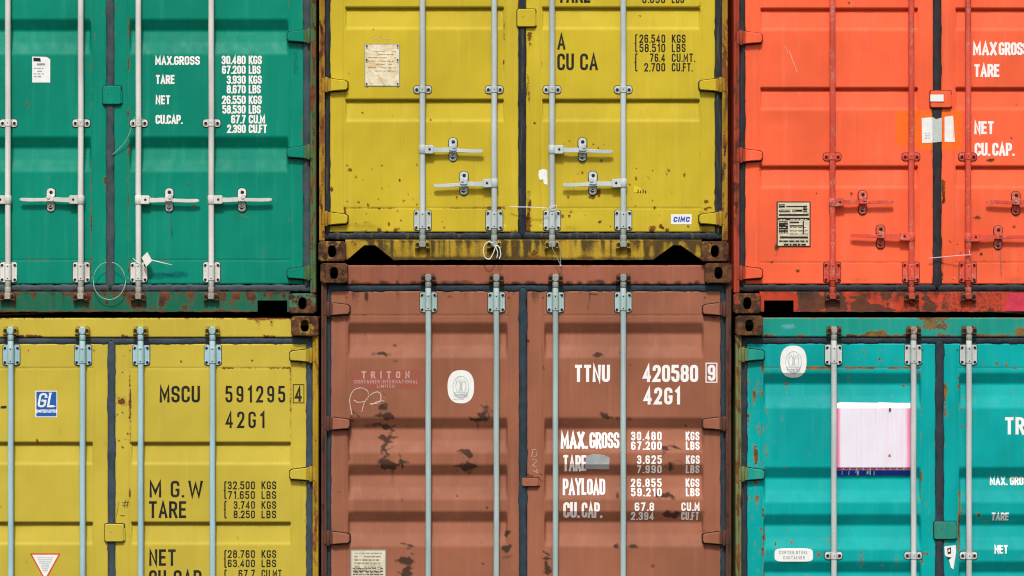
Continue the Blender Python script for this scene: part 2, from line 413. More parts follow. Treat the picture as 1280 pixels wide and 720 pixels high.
def text_geo(bm, s, x0, x1, yt, yb, t=.17, gap=.20, y=0, mi=0, serif=False, slant=0, vt=None):
    """lettering filling photograph box x0..x1, yt..yb"""
    H = (yb-yt)*U; cap = H*(1-t)
    adv = []; xx = 0
    for ch in s:
        if ch == ' ': xx += .30; continue
        g = GL[ch]; adv.append((ch, xx)); xx += g[0]+t+gap-(.06 if ch == '.' else 0)
    tot = xx-gap+0.0
    sx = (x1-x0)*U/(tot*1.0); sz = cap; hw = t*H/2; q = 0
    for ch, ax in adv:
        for st in GL[ch][1]:
            P = soften(st)
            pp = [Vector((X(x0)+(ax+t/2+p.x+slant*p.y)*sx, Z(yb)+hw+p.y*sz)) for p in P]
            if ch == '.': pp = [Vector((pp[0].x, Z(yb))), Vector((pp[0].x, Z(yb)+hw*1.7))]
            else:      # square ends reach the full cap height
                pass
            w_ = min(hw, t*sx/2*1.45) if vt is None else vt*H/2
            if ch != '.' and (pp[0]-pp[-1]).length > 1e-5:
                e0 = (pp[0]-pp[1]).normalized(); e1 = (pp[-1]-pp[-2]).normalized()
                if abs(e0.y) > .3: pp[0] = pp[0]+e0*(hw/abs(e0.y) if P[0].y in (0, 1) else w_*.3)
                if abs(e0.y) <= .3: pp[0] = pp[0]+e0*t*sx*.45
                if abs(e1.y) <= .3: pp[-1] = pp[-1]+e1*t*sx*.45
                if abs(e1.y) > .3: pp[-1] = pp[-1]+e1*(hw/abs(e1.y) if P[-1].y in (0, 1) else w_*.3)
            q += 1; stroke(bm, pp, w_, y-q*.00004, mi)
            if serif:
                for e in (pp[0], pp[-1]):
                    q += 1; stroke(bm, [e+Vector((-.12*H, 0)), e+Vector((.12*H, 0))], w_*.45, y-q*.00004, mi)
def zcut(bm, zs):
    for z in zs:
        g = bm.verts[:]+bm.edges[:]+bm.faces[:]
        bmesh.ops.bisect_plane(bm, geom=g, plane_co=(0, 0, z), plane_no=(0, 0, 1), dist=1e-7)

# ---------------------------------------------------------------- shared hardware (local origin on the rod axis at the door face; y<0 is out)
RODY = -.030
def bracket_bm():
    bm = bmesh.new(); w, h = 21*U, 25*U
    prism(bm, rrect(0, 0, w+1.5*U, h+1.5*U, 3*U, 3), -.0022, .004, ch=.0005, mi=1)  # larger dark plate, painted in as the bracket's contact shade
    prism(bm, rrect(0, 0, w, h, 2.6*U, 3), -.007, .0)
    prism(bm, rrect(0, 0, w*.74, h*1.0, 1.5*U, 2), -.010, -.002)
    a = [(.0205*math.cos(R(k)), RODY-.0215*math.sin(R(k))) for k in range(0, 181, 18)]
    extz(bm, [(.0215, -.004)]+a+[(-.0215, -.004)], -10*U, 10*U, smooth=False)
    for sx in (-1, 1):
        for sz in (-1, 1):
            prism(bm, disc(sx*7.9*U, sz*9.0*U, 2.6*U, 12), -.0105, -.002)
            prism(bm, disc(sx*7.9*U, sz*9.0*U, 1.75*U, 10), -.0135, -.002, mi=1)
    for sz in (-1, 1): prism(bm, disc(0, sz*7.6*U, .85*U, 8), RODY-.0228, RODY, mi=1, ch=.0006)
    return bm
def guide_bm():
    bm = bmesh.new()
    prism(bm, rrect(0, 0, 23.6*U, 11*U, 4*U, 4), -.0022, .004, ch=.0005, mi=1)  # dark rim standing in for shade round the guide
    prism(bm, rrect(0, 0, 22*U, 9.4*U, 3.4*U, 4), -.007, 0)
    a = [(.0205*math.cos(R(k)), RODY-.0210*math.sin(R(k))) for k in range(0, 181, 18)]
    extz(bm, [(.0215, -.004)]+a+[(-.0215, -.004)], -3.8*U, 3.8*U)
    for sx in (-1, 1):
        prism(bm, disc(sx*7.4*U, 0, 2.9*U, 12), -.0105, -.002)
        prism(bm, disc(sx*7.4*U, 0, 1.9*U, 10), -.014, -.002, mi=1)
    prism(bm, disc(0, 0, .7*U, 8), RODY-.0222, RODY, mi=1, ch=.0006)
    return bm
def cam_bm(sgn):
    """cam on the rod end and the forked keeper; sgn +1 = top of the door (keeper above)"""
    bm = bmesh.new()
    # collar from the bracket to the cam
    ring = [(.0185*math.cos(2*math.pi*k/14), RODY+.0185*math.sin(2*math.pi*k/14)) for k in range(14)]
    z0, z1 = sorted((-12*U*sgn, -3*U*sgn)); extz(bm, ring, z0, z1, smooth=True)
    ring = [(.0225*math.cos(2*math.pi*k/14), RODY+.0225*math.sin(2*math.pi*k/14)) for k in range(14)]
    z0, z1 = sorted((-4.2*U*sgn, -2.4*U*sgn)); extz(bm, ring, z0, z1, smooth=True)
    # cam body
    prism(bm, [(-3.6*U, -3*U), (3.6*U, -3*U), (4.6*U, .5*U), (3.0*U, 4.6*U), (-2.8*U, 4.9*U), (-4.8*U, 1*U)], RODY-.022, RODY+.02, ch=.003)
    prism(bm, [(-7.4*U, -1.2*U), (7.4*U, -1.6*U), (7.6*U, 1.6*U), (-7.4*U, 2.0*U)], RODY-.012, RODY+.01, ch=.002)
    return bm
def keeper_bm(sgn):
    bm = bmesh.new()
    for sx in (-1, 1):
        lean = sx*.8*U
        prism(bm, [(sx*4.6*U, -4.6*U), (sx*9.0*U, -4.9*U), (sx*8.4*U+lean, 1.5*U), (sx*7.0*U+lean, 5.2*U), (sx*4.4*U, 4.6*U)][::sx], RODY-.006, .012, ch=.003)
        prism(bm, disc(sx*6.2*U, .8*U, 2.9*U, 12), RODY-.012, 0, ch=.003)
        prism(bm, disc(sx*6.2*U, .8*U, 1.9*U, 10), RODY-.015, 0, mi=1)
    prism(bm, rrect(0, 0, 15*U, 9*U, 1*U, 1), .006, .014, ch=.001, mi=1)
    prism(bm, [(-9.6*U, -6*U), (-7.4*U, -6.4*U), (-3.8*U, 5.4*U), (-5.8*U, 6.4*U)], RODY+.004, .01, ch=.002)
    prism(bm, [(9.6*U, -6*U), (5.6*U, 6.4*U), (3.8*U, 5.4*U), (7.4*U, -6.4*U)], RODY+.004, .01, ch=.002)
    return bm
def rod_mesh(zlen):
    bm = bmesh.new(); r = .0172; n = 16; k = max(2, int(zlen/.12)); ls = []
    for i in range(k+1):
        z = -zlen/2+zlen*i/k
        dx = .0006*math.sin(i*.9)
        ls.append([(dx+r*math.cos(2*math.pi*j/n), RODY+r*math.sin(2*math.pi*j/n), z) for j in range(n)])
    loops(bm, ls, smooth=True)
    return bm
def lever_bm(dr):
    bm = bmesh.new(); f = lambda P: [(dr*x*U, z*U) for x, z in P][::dr]
    # hub on the rod with its fixing bolt
    prism(bm, f([(3.2, -5.2), (12.6, -5.4), (14.2, -4.2), (14.2, 4.2), (12.6, 5.6), (3.2, 5.4)]), RODY-.018, RODY+.014, ch=.003)
    prism(bm, disc(dr*9.0*U, .4*U, 1.5*U, 10), RODY-.021, RODY, mi=1, ch=.0008)
    ring = [(.0215*math.cos(2*math.pi*k/14), RODY+.0215*math.sin(2*math.pi*k/14)) for k in range(14)]
    extz(bm, ring, -5.4*U, 5.4*U, smooth=True)
    # hand bar: swells round the clasp then thins to a rounded tip
    top = [(12, 3.0), (22, 2.6), (30, 3.2), (38, 2.4), (48, 1.9), (62, 1.8), (73, 2.0), (76, 1.0)]
    bot = [(76, -1.2), (73, -2.2), (62, -2.6), (48, -2.6), (38, -2.8), (30, -2.4), (22, -2.8), (12, -3.2)]
    prism(bm, f(top+bot), RODY-.012, RODY-.002, ch=.0028)
    return bm
def clasp_bm(dr):
    bm = bmesh.new(); x = dr*38*U
    for sz, w in ((1, 10.5), (-1, 9.6)):
        prism(bm, rrect(x, sz*8.2*U, (w+1.6)*U, 14.2*U, 5*U, 5), -.003, .004, ch=.0005, mi=1)  # wider dark plate, shade drawn round each clasp half
        prism(bm, rrect(x, sz*8.2*U, w*U, 12.6*U, 4.4*U, 5), -.012, 0, ch=.003)
        prism(bm, disc(x+sz*.4*U, sz*9.6*U, 2.2*U, 12), -.0155, -.005, mi=1)
    prism(bm, rrect(x, 1.6*U, 9.4*U, 7.4*U, 1.6*U, 3), RODY-.020, -.004, ch=.003)
    prism(bm, rrect(x+dr*1.6*U, 4.0*U, 4.0*U, 6*U, 1.6*U, 3), RODY-.026, -.01, ch=.002)
    tube(bm, smooth_path([(x-3*U, RODY-.004, -2*U), (x-2.8*U, -.028, -7*U), (x, -.026, -9.5*U), (x+2.8*U, -.028, -7*U), (x+3*U, RODY-.004, -2*U)], 4), .0016, 6)
    return bm
def hinge_bm(dr):
    """dr +1: the post is on the right. origin at the post front line, middle height"""
    bm = bmesh.new(); f = lambda P: [(dr*x*U, z*U) for x, z in P][::dr]
    prism(bm, f([(-32.2, -4.5), (-30.5, -7.8), (-21, -8.8), (-11, -9.6), (-11, 8.4), (-19, 7.2), (-29, 6.0), (-32.2, 3.8)]), .009, .03, ch=.001, mi=2)  # dark outline plate, painted shade behind and below the blade
    prism(bm, f([(-31, -3.5), (-29.5, -6.3), (-21, -7.0), (-12, -7.6), (-10, -7.6), (-10, 7.2), (-19, 6.2), (-28, 5.0), (-31, 3.0)]), -.022, .03, ch=.0035)
    prism(bm, f([(-11, -8.2), (1, -8.2), (1, 7.6), (-11, 7.6)]), -.014, .04, ch=.0025, mi=1)
    ring = [(dr*-4.5*U+.011*math.cos(2*math.pi*k/12), -.018+.011*math.sin(2*math.pi*k/12)) for k in range(12)]
    extz(bm, ring, -9.5*U, 9.2*U, smooth=True, mi=1)
    return bm
def block_bm(w, h):
    bm = bmesh.new()
    prism(bm, rrect(0, 0, (w+2)*U, (h+2)*U, 2.6*U, 3), -.004, .004, ch=.0005, mi=1)  # dark rim painted as shade round the block
    prism(bm, rrect(0, 0, w*U, h*U, 2.2*U, 3), -.022, .0, ch=.004)
    prism(bm, rrect(w*.5*U, -h*.1*U, 3*U, h*.7*U, .8*U, 2), -.012, .0, ch=.002)
    prism(bm, disc(-w*.18*U, h*.1*U, 1.3*U, 8), -.0245, -.01, ch=.001)
    return bm
def casting_bm(w=34, h=25, d=.165):
    bm = bmesh.new(); W_, H_ = w*U, h*U; n = 32
    def ell(a, rx, ry): return (rx*math.cos(a), ry*math.sin(a))
    def sq(a, wx, hz, p=26):
        c, s = math.cos(a), math.sin(a)
        k = (abs(c)**p+abs(s)**p)**(-1/p); return (wx*c*k, hz*s*k)
    A = [2*math.pi*(k+.5)/n for k in range(n)]
    def L(fn, y, *a): return [(fn(t, *a)[0], y, fn(t, *a)[1]) for t in A]
    rnd = random.Random(3)
    ls = [L(sq, .03, 11*U, 8*U, 2.6), L(sq, .03, 5.0*U, 7.3*U, 2.6), L(sq, .004, 5.0*U, 7.3*U, 2.6), L(sq, 0, 5.8*U, 8.0*U, 2.6),
          L(sq, 0, W_/2-.005, H_/2-.005), L(sq, .005, W_/2, H_/2), L(sq, d, W_/2, H_/2)]
    loops(bm, ls, capa=False, capb=True)
    # cavity walls
    loops(bm, [L(sq, .03, 11*U, 8*U, 2.6), L(sq, d-.01, 12*U, 9*U, 6)], capa=False, capb=True, mi=1)
    for v in bm.verts:
        if v.co.y < .02: v.co.x += rnd.uniform(-.0007, .0007); v.co.z += rnd.uniform(-.0007, .0007)
    return bm

YDOOR = .06
GROUP = 'shipping containers stacked two high'
containers = {}
class Container: pass
def share(cache, key, maker, name, mats):
    if key not in cache:
        me = bpy.data.meshes.new(name); bm = maker(); bmesh.ops.recalc_face_normals(bm, faces=bm.faces); bm.to_mesh(me); bm.free()
        for m in mats: me.materials.append(m)
        cache[key] = me
    return cache[key]
def build(spec):
    C = Container(); C.s = spec; s = spec
    xl, xr, yt, yb = s['xl'], s['xr'], s['yt'], s['yb']
    C.origin = Vector((X((xl+xr)/2), 0, Z(yb)))
    root = bpy.data.objects.new(s['name'], None); root.location = C.origin; root.empty_display_size = .3; link(root)
    root['label'] = s['label']; root['category'] = 'shipping container'; root['group'] = GROUP
    C.root = root; cache = {}
    O = C.origin
    def loc(px, y, py): return (X(px)-O.x, y, Z(py)-O.z)
    def inst(name, me, parent, l, rot=None):
        o = bpy.data.objects.new(name, me); o.location = l
        if rot: o.rotation_euler = rot
        return link(o, parent)
    C.loc, C.inst = loc, inst
    P, SILL, POST, HW = s['paint'], s['sillmat'], s['postmat'], s['hw']
    marks = s['marks']
    # --- bands: depth profile down the door
    tp = s['type']; dep = .036 if tp == 'A' else .028
    prof = []                              # (row, depth)
    for b in sorted(s['bands']):
        if tp == 'A': prof += [(b, 0), (b+14.5, .042), (b+29, .026), (b+44.5, 0)]
        else: prof += [(b, 0), (b+.7, .036), (b+3.3, .036), (b+4.0, .021), (b+25, .006), (b+28, 0)]  # slot under each ledge is added depth, shaped to hold dark shade
    prof = [(yt-5, 0)]+prof+[(yb+5, 0)]
    PX = np.array([p[0] for p in prof]); PD = np.array([p[1] for p in prof])
    C.breaks = [p[0] for p in prof]
    seams = s['seams']
    recs = s['rec']; doors = s['doors']
    dt, db = yt+35, yb-37
    def make_surf(rec):
        rd = random.Random(s['seed']*77+int(rec[0])); dents = [(rd.uniform(rec[0]+20, rec[1]-20), rd.uniform(max(dt, 0), min(db, 720)), rd.uniform(9, 26), rd.uniform(9, 26), rd.uniform(-.0018, .0045)) for _ in range(8)]
        def f(px, py):
            px = np.asarray(px, dtype=float); py = np.asarray(py, dtype=float)
            e = 1.4 if tp == 'B' else 2.4
            ins = np.clip((px-rec[0])/e, 0, 1)*np.clip((rec[1]-px)/e, 0, 1)
            y = YDOOR+np.interp(py, PX, PD)*ins
            # welded seam round the pressed panel
            g = np.zeros_like(px); gv = np.zeros_like(px)
            inz = (py > dt+8)*(py < db-8)
            for xx in rec: gv = np.maximum(gv, np.clip(1-np.abs(px-xx+(1.0 if xx == rec[0] else -1.0))/.9, 0, 1)*inz)
            inx = (px > rec[0]-1)*(px < rec[1]+1)
            for sy in seams: g = np.maximum(g, np.clip(1-np.abs(py-sy)/.8, 0, 1)*inx)
            y = y+g*.0018+gv*.0048
            for (a_, b_, c_, e_, f_) in dents: y = y+f_*np.exp(-(((px-a_)/c_)**2+((py-b_)/e_)**2))
            # hand-made unevenness of thin pressed plate
            y = y+.0013*np.sin(px*.061+s['seed'])*np.sin(py*.047+s['seed']*2)+.0016*np.sin(px*.023+s['seed']*1.7)*np.sin(py*.031+s['seed'])+.0005*np.sin(px*.17+py*.11+s['seed'])
            return y
        return f
    C.doors = []; C.surf = []
    for di in range(2):
        rec = recs[di]; d0, d1 = doors[di]; sf = make_surf(rec); C.surf.append(sf)
        xb = [rec[0]-1.9, rec[0]-1, rec[0]-.1, rec[0], rec[0]+1.4, rec[1]-1.4, rec[0]+2.4, rec[1]-2.4, rec[1], rec[1]+.1, rec[1]+1, rec[1]+1.9]
        zb = list(C.breaks)+[v for q in seams for v in (q-.8, q, q+.8)]+[dt+8, dt+8.1, db-8, db-8.1]
        xs = axis(d0, d1, xb, -4, 1284, 2.2, 14); ys = axis(dt, db, zb, -4, 724, 2.2, 14)
        xs = sorted(set(round(v, 3) for v in xs)); ys = sorted(set(round(v, 3) for v in ys))
        dm = list(marks)
        # light rust along seams and plate edges, everywhere a little different
        rs = random.Random(s['seed']*10+di)
        for q in seams:
            dm.append(('line', 'g', .42, rec[0], q, rec[1], q, .9))
            for k in range(int(14*s['age'])):
                a = rs.uniform(rec[0], rec[1]); dm.append(('line', 'r', rs.uniform(.25, .5)*s['age'], a, q, a+rs.uniform(3, 22), q, 1.6))
        for xx in (rec[0], rec[1], d0+1, d1-1):
            for k in range(int(16*s['age'])):
                a = rs.uniform(dt, db); dm.append(('line', 'r', rs.uniform(.3, .62)*s['age'], xx, a, xx, a+rs.uniform(5, 30), 1.5))
        for k in range(int(26*s['age'])):
            a, b = rs.uniform(d0, d1), rs.uniform(dt, db); q = rs.uniform(.9, 2.0)
            dm.append(('spot', 'r', rs.uniform(.5, .8), a, b, q, q*rs.uniform(.8, 1.6)))
            if rs.random() < .4: dm.append(('drip', 'r', .3, a, b, b+rs.uniform(8, 26), 1.4))
        for k in range(int(10*s['age'])):
            a, b = rs.uniform(d0, d1), rs.uniform(dt, db); dm.append(('drip', 'g', rs.uniform(.1, .3), a, b, b+rs.uniform(20, 70), rs.uniform(1.5, 4)))
        for hy in s['hinges']:   # rust, dirt and painted shade lines round the hinge blades
            hx0, hx1 = (d0-1, rec[0]) if di == 0 else (rec[1], d1+1)
            dm.append(('line', 'g', .7, hx0, hy+8.6, hx1, hy+7.2, 1.3)); dm.append(('line', 'g', .45, hx0, hy-8.2, hx1, hy-6, .9))
            dm.append(('line', 'r', .4, (hx0+hx1)/2, hy+9, (hx0+hx1)/2+3, hy+12, 2))
        for k in range(14):     # road grime low on the door
            a = rs.uniform(d0, d1); dm.append(('spot', 'g', rs.uniform(.06, .16), a, db-rs.uniform(0, 12), rs.uniform(6, 24), rs.uniform(2, 7)))
        door = grid_obj('door', xs, ys, sf, P, root, O, dm, back=.045)
        C.doors.append(door)
        # rods and their hardware

        for rx in s['rods'][di]:
            zt, zb_ = yt+21, yb-23
            me = share(cache, 'rod', lambda: rod_mesh((zb_-zt)*U), 'lock_rod', [HW])
            inst('lock_rod', me, door, loc(rx, YDOOR, (zt+zb_)/2))
            for yy, sg in ((yt+49, 1), (yb-51.5, -1)):
                me = share(cache, 'br', bracket_bm, 'rod_bracket', [HW, M['dark']])
                inst('rod_bracket', me, door, loc(rx, YDOOR, yy))
            me = share(cache, 'cam1', lambda: cam_bm(1), 'cam_lock', [s['cammat'], M['dark']])
            inst('cam_lock', me, door, loc(rx, YDOOR-.002, yt+18.5))
            me = share(cache, 'cam2', lambda: cam_bm(-1), 'cam_lock', [s['cammat'], M['dark']])
            inst('cam_lock', me, door, loc(rx, YDOOR-.002, yb-21))
            for yy, sg in ((yt+18.5, 1), (yb-21, -1)):
                me = share(cache, 'kp', lambda: keeper_bm(1), 'cam_keeper', [s['keepmat'], M['dark']])
                inst('cam_keeper', me, root, loc(rx, .044, yy))
            for gy in s['guides']:
                me = share(cache, 'gd', guide_bm, 'rod_guide', [HW, M['dark']])
                inst('rod_guide', me, door, loc(rx, YDOOR, gy))
        for hx, hy, dr in s['handles'][di]:
            tilt = (0, random.uniform(-.012, .012)+s.get('htilt', .02)*dr, 0)
            me = share(cache, ('lv', dr), lambda: lever_bm(dr), 'handle_lever', [HW, M['dark']])
            inst('handle_lever', me, door, loc(hx, YDOOR, hy), tilt)
            me = share(cache, ('cl', dr), lambda: clasp_bm(dr), 'handle_clasp', [s.get('claspmat', HW), M['dark']])
            inst('handle_clasp', me, door, loc(hx, YDOOR, hy))
        dr = -1 if di == 0 else 1
        for hy in s['hinges']:
            me = share(cache, ('hg', dr), lambda: hinge_bm(dr), 'hinge', [s['hingemat'], POST, M['dark']])
            inst('hinge', me, door, loc((xl+5) if di == 0 else (xr-5), .045, hy))
        # rubber gasket: outer side, top, bottom; left door carries the middle seal
        gm = s['gasket']; bm = bmesh.new(); rs2 = random.Random(s['seed']+di)
        def strip(p0, p1, hwid):
            n = 70; pts = []
            for k in range(n+1):
                t = k/n; pts.append((p0[0]+(p1[0]-p0[0])*t, p0[1]+(p1[1]-p0[1])*t))
            vert = abs(p1[1]-p0[1]) > abs(p1[0]-p0[0]); ls = []; ph = rs2.uniform(0, 6)
            for k, p in enumerate(pts):
                wob = 1+.10*math.sin(k*.8+ph)+rs2.uniform(-.10, .10); off = rs2.uniform(-.5, .5)
                ring = []
                for a in range(0, 181, 20):
                    c_ = math.cos(R(a))*hwid*wob+off; y_ = .066-math.sin(R(a))**.6*.014
                    ring.append((X(p[0]+(c_ if vert else 0)), y_, Z(p[1]+(0 if vert else c_))))
                ring.append((ring[-1][0], .10, ring[-1][2])); ring.insert(0, (ring[0][0], .10, ring[0][2]))
                ls.append(ring)
            loops(bm, ls, smooth=True)
        gw = s.get('gw', 4.9)
        side = (xl+7, d0+.5) if di == 0 else (d1-.5, xr-7)
        cx_ = (side[0]+side[1])/2; hw_ = abs(side[1]-side[0])/2
        strip((cx_, dt-6), (cx_, db+5), hw_)
        strip((side[0] if di == 0 else d0-5, dt-4.3), (d1+5 if di == 0 else side[1], dt-4.3), 4.6)
        strip((side[0] if di == 0 else d0-5, db+5), (d1+5 if di == 0 else side[1], db+5), 4.4)
        if di == 0:
            mx = (doors[0][1]+doors[1][0])/2; strip((mx, dt-7), (mx, db+7), (doors[1][0]-doors[0][1])/2+.3)
        from_bm('gasket', bm, gm, door, origin=O)
    # latch block bridging the two doors
    lx, ly, lw, lh = s['latch']
    bm = block_bm(lw, lh); from_bm('overlap_latch', bm, [s['latchmat'] if 'latchmat' in s else s['hingemat'], M['dark']], C.doors[1], loc(lx, YDOOR, ly))
    # --- frame: header, sill, posts, castings
    def flat(yv): return lambda px, py: np.full(len(px), yv)+.0008*np.sin(np.asarray(px)*.09+s['seed'])
    rs = random.Random(s['seed']*3+1)
    sm = list(marks)+list(s.get('sillmarks', []))
    for k in range(int(60*s['age'])):
        a = rs.uniform(xl, xr); sm.append(('drip', 'g', rs.uniform(.1, .5), a, yb-27, yb-rs.uniform(0, 14), rs.uniform(1.2, 3.5)))
    for k in range(int(50*s['age'])):
        a = rs.uniform(xl, xr); sm.append(('spot', 'r', rs.uniform(.2, .6), a, yb-rs.uniform(0, 26), rs.uniform(1.5, 7), rs.uniform(1.5, 7)))
    sm.append(('line', 'r', .55, xl, yb-1, xr, yb-1, 2.6)); sm.append(('line', 'g', .4, xl, yb-27, xr, yb-27, 2.0))
    # sill with fork-lift cut-outs: column mesh with a variable lower edge
    st_, sb_ = yb-27.5, yb-2.2
    def low(x):
        v = sb_+.25*math.sin(x*.13)+.2*math.sin(x*.41)
        for cu in s['cuts']:
            if cu[0] == 'tri':
                _, a, b, c_, e, top = cu
                if a < x < e: v = min(v, top if b <= x <= c_ else (sb_+(top-sb_)*(x-a)/(b-a) if x < b else sb_+(top-sb_)*(e-x)/(e-c_)))
            else:
                _, a, b, top = cu
                if a < x < b: v = min(v, top)
        return v
    brk = []
    for cu in s['cuts']:
        brk += list(cu[1:-1]) if cu[0] == 'tri' else [cu[1]-.01, cu[1]+.01, cu[2]-.01, cu[2]+.01]
    ax0, ax1 = xl+33, xr-33
    xs = axis(ax0, ax1, brk, -4, 1284, 2.2, 14)
    nr = 12; V = []; F = []; PXs = []; PYs = []
    for i, x in enumerate(xs):
        lo = low(x)
        for j in range(nr+1):
            y = st_+(lo-st_)*j/nr; V.append((X(x)-O.x, .047+.0008*math.sin(x*.09)+(.004 if j == 0 else 0), Z(y)-O.z)); PXs.append(x); PYs.append(y)
        V.append((X(x)-O.x, .047+.012, Z(lo)-O.z)); PXs.append(x); PYs.append(lo)
        V.append((X(x)-O.x, .047+.065, Z(st_)-O.z)); PXs.append(x); PYs.append(st_)
    k = nr+3
    for i in range(len(xs)-1):
        a, b = i*k, (i+1)*k
        for j in range(nr+1): F.append((a+j, a+j+1, b+j+1, b+j))
        F.append((a+nr+2, a, b, b+nr+2)); F.pop() if False else None
    me = bpy.data.meshes.new('sill'); me.from_pydata(V, [], F); me.update()
    at = me.attributes.new('wear', 'FLOAT_COLOR', 'POINT'); at.data.foreach_set('color', wear_eval(sm, np.array(PXs), np.array(PYs)).ravel())
    me.materials.append(SILL); link(bpy.data.objects.new('sill', me), root)
    hm = list(marks)
    for kk in range(int(34*s['age'])):
        a = rs.uniform(xl, xr); hm.append(('drip', 'g', rs.uniform(.1, .42), a, yt+2, yt+rs.uniform(8, 26), rs.uniform(.8, 2.5)))
        a = rs.uniform(xl, xr); hm.append(('line', 'r', rs.uniform(.3, .7), a, yt+25, a+rs.uniform(2, 16), yt+26, 2.2))
    hm.append(('line', 'r', .5, xl, yt+3, xr, yt+3, 1.5)); hm += s.get('headmarks', [])
    xs = axis(ax0, ax1, [], -4, 1284, 2.2, 14); ys = axis(yt+2.5, yt+26.5, [], -4, 724, 2, 8)
    grid_obj('header', xs, ys, flat(.047), s['headmat'], root, O, hm, back=.07)
    for side in (0, 1):
        a, b = (xl+.8, xl+7.6) if side == 0 else (xr-7.6, xr-.8)
        pm = list(marks)
        for kk in range(int(46*s['age'])):
            y = rs.uniform(max(yt, -20), min(yb, 740)); pm.append(('line', 'r', rs.uniform(.2, .6), rs.uniform(a, b), y, rs.uniform(a, b), y+rs.uniform(4, 34), rs.uniform(1, 2.4)))
            if kk % 2: pm.append(('spot', 'g', rs.uniform(.3, .7), rs.uniform(a, b), rs.uniform(yt, yb), 2.2, rs.uniform(3, 14)))
        xs = [a, a+.6, a+1.8, a+3, a+3.8, a+5, b-.5, b]; ys = axis(yt+24.5, yb-25.5, [], -4, 724, 2.4, 20)
        inner = (lambda p: (p-a)/(b-a)) if side == 0 else (lambda p: (b-p)/(b-a))
        def pf(px, py, inner=inner):
            t = inner(px); y = np.where(t < .55, .022, .034)+np.where((t < .1) | (t > .95), .004, 0)
            return y+.0007*np.sin(py*.13)
        grid_obj('corner_post', xs, ys, pf, POST, root, O, pm, back=.13)
        for top in (0, 1):
            me = share(cache, 'cast', casting_bm, 'corner_casting', [s['castmat'], M['hole']])
            o = inst('corner_casting', me, root, loc((xl+17) if side == 0 else (xr-17), 0, (yt+12.5) if top else (yb-12.7)))
    # --- body behind the door end
    L = 12.19; bm = bmesh.new(); x0, x1 = X(xl+1), X(xr-1)
    def corr(x, sg):
        bm = bmesh.new(); pts = [(x, .13)]; y = .20; k = 0
        while y < L-.25:
            pts += [(x, y), (x, y+.07), (x+sg*.034, y+.14), (x+sg*.034, y+.21)]; y += .28
        pts += [(x, y), (x, L)]
        vs0 = [bm.verts.new((p[0], p[1], Z(yt+24))) for p in pts]; vs1 = [bm.verts.new((p[0], p[1], Z(yb-25))) for p in pts]
        for i in range(len(pts)-1): bm.faces.new((vs0[i], vs0[i+1], vs1[i+1], vs1[i]))
        return bm
    from_bm('side_wall', corr(x0+.012, 1), s['bodymat'], root, origin=O); from_bm('side_wall', corr(x1-.012, -1), s['bodymat'], root, origin=O)
    def boxbm(a, b, c_, d_, e, f):
        bm = bmesh.new(); v = [bm.verts.new((p, q, r)) for p in (a, b) for q in (c_, d_) for r in (e, f)]
        for q in ((0, 1, 3, 2), (4, 6, 7, 5), (0, 4, 5, 1), (2, 3, 7, 6), (0, 2, 6, 4), (1, 5, 7, 3)): bm.faces.new([v[i] for i in q])
        return bm
    from_bm('roof', boxbm(x0+.01, x1-.01, .12, L, Z(yt+12), Z(yt+4)), s['bodymat'], root, origin=O)
    from_bm('floor', boxbm(x0+.01, x1-.01, .13, L, Z(yb-24), Z(yb-30)), M['underbody'], root, origin=O)
    from_bm('end_wall', boxbm(x0+.01, x1-.01, L-.04, L-.001, Z(yb+(1.5 if yb < 500 else -1)), Z(yt+13)), s['bodymat'], root, origin=O)  # upper walls extended below the box to block daylight through the rear gap
    for yy in (1.3, 1.9, 2.6):
        from_bm('cross_member', boxbm(x0+.04, x1-.04, yy, yy+.05, Z(yb-1.2), Z(yb-23.5)), M['underbody'], root, origin=O)
    for side in (0, 1):
        for (a, b) in ((yt+1, yt+13), (yb-31, yb-8)):
            xx = (x0, x0+.011) if side == 0 else (x1-.011, x1)
            from_bm('side_rail', boxbm(xx[0], xx[1], .168, L, Z(b), Z(a)), s['bodymat'], root, origin=O)
    # --- lettering
    C.root = root
    def which(x): return 0 if x < (doors[0][1]+doors[1][0])/2 else 1
    C.which = which
    def drape(bm, di, off):
        zs = [Z(b) for b in C.breaks]
        for b in C.breaks[1:-1]: pass
        lo = min(v.co.z for v in bm.verts); hi = max(v.co.z for v in bm.verts)
        extra = [z for z in zs if lo < z < hi]
        zcut(bm, extra)
        sf = C.surf[di]
        px = np.array([v.co.x*S+640 for v in bm.verts]); py = np.array([GROUND-v.co.z*S for v in bm.verts])
        # stay clear of the seam grooves
        px = px
        yy = sf(px, py)
        for v, y in zip(bm.verts, yy): v.co.y = v.co.y+y-off
    C.drape = drape
    for t in s['text']:
        txt, a, b, top, bot = t[:5]; kw = t[5] if len(t) > 5 else {}
        kw = dict(kw); mat = kw.pop('mat', s['ink']); bm = bmesh.new()
        text_geo(bm, txt, a, b, top, bot, **kw)
        di = which(a); drape(bm, di, .0013)
        o = from_bm('marking', bm, mat, C.doors[di], origin=O)
        o['label'] = 'painted lettering reading '+txt.replace('{', 'a brace')
    containers[s['name']] = C
    return C

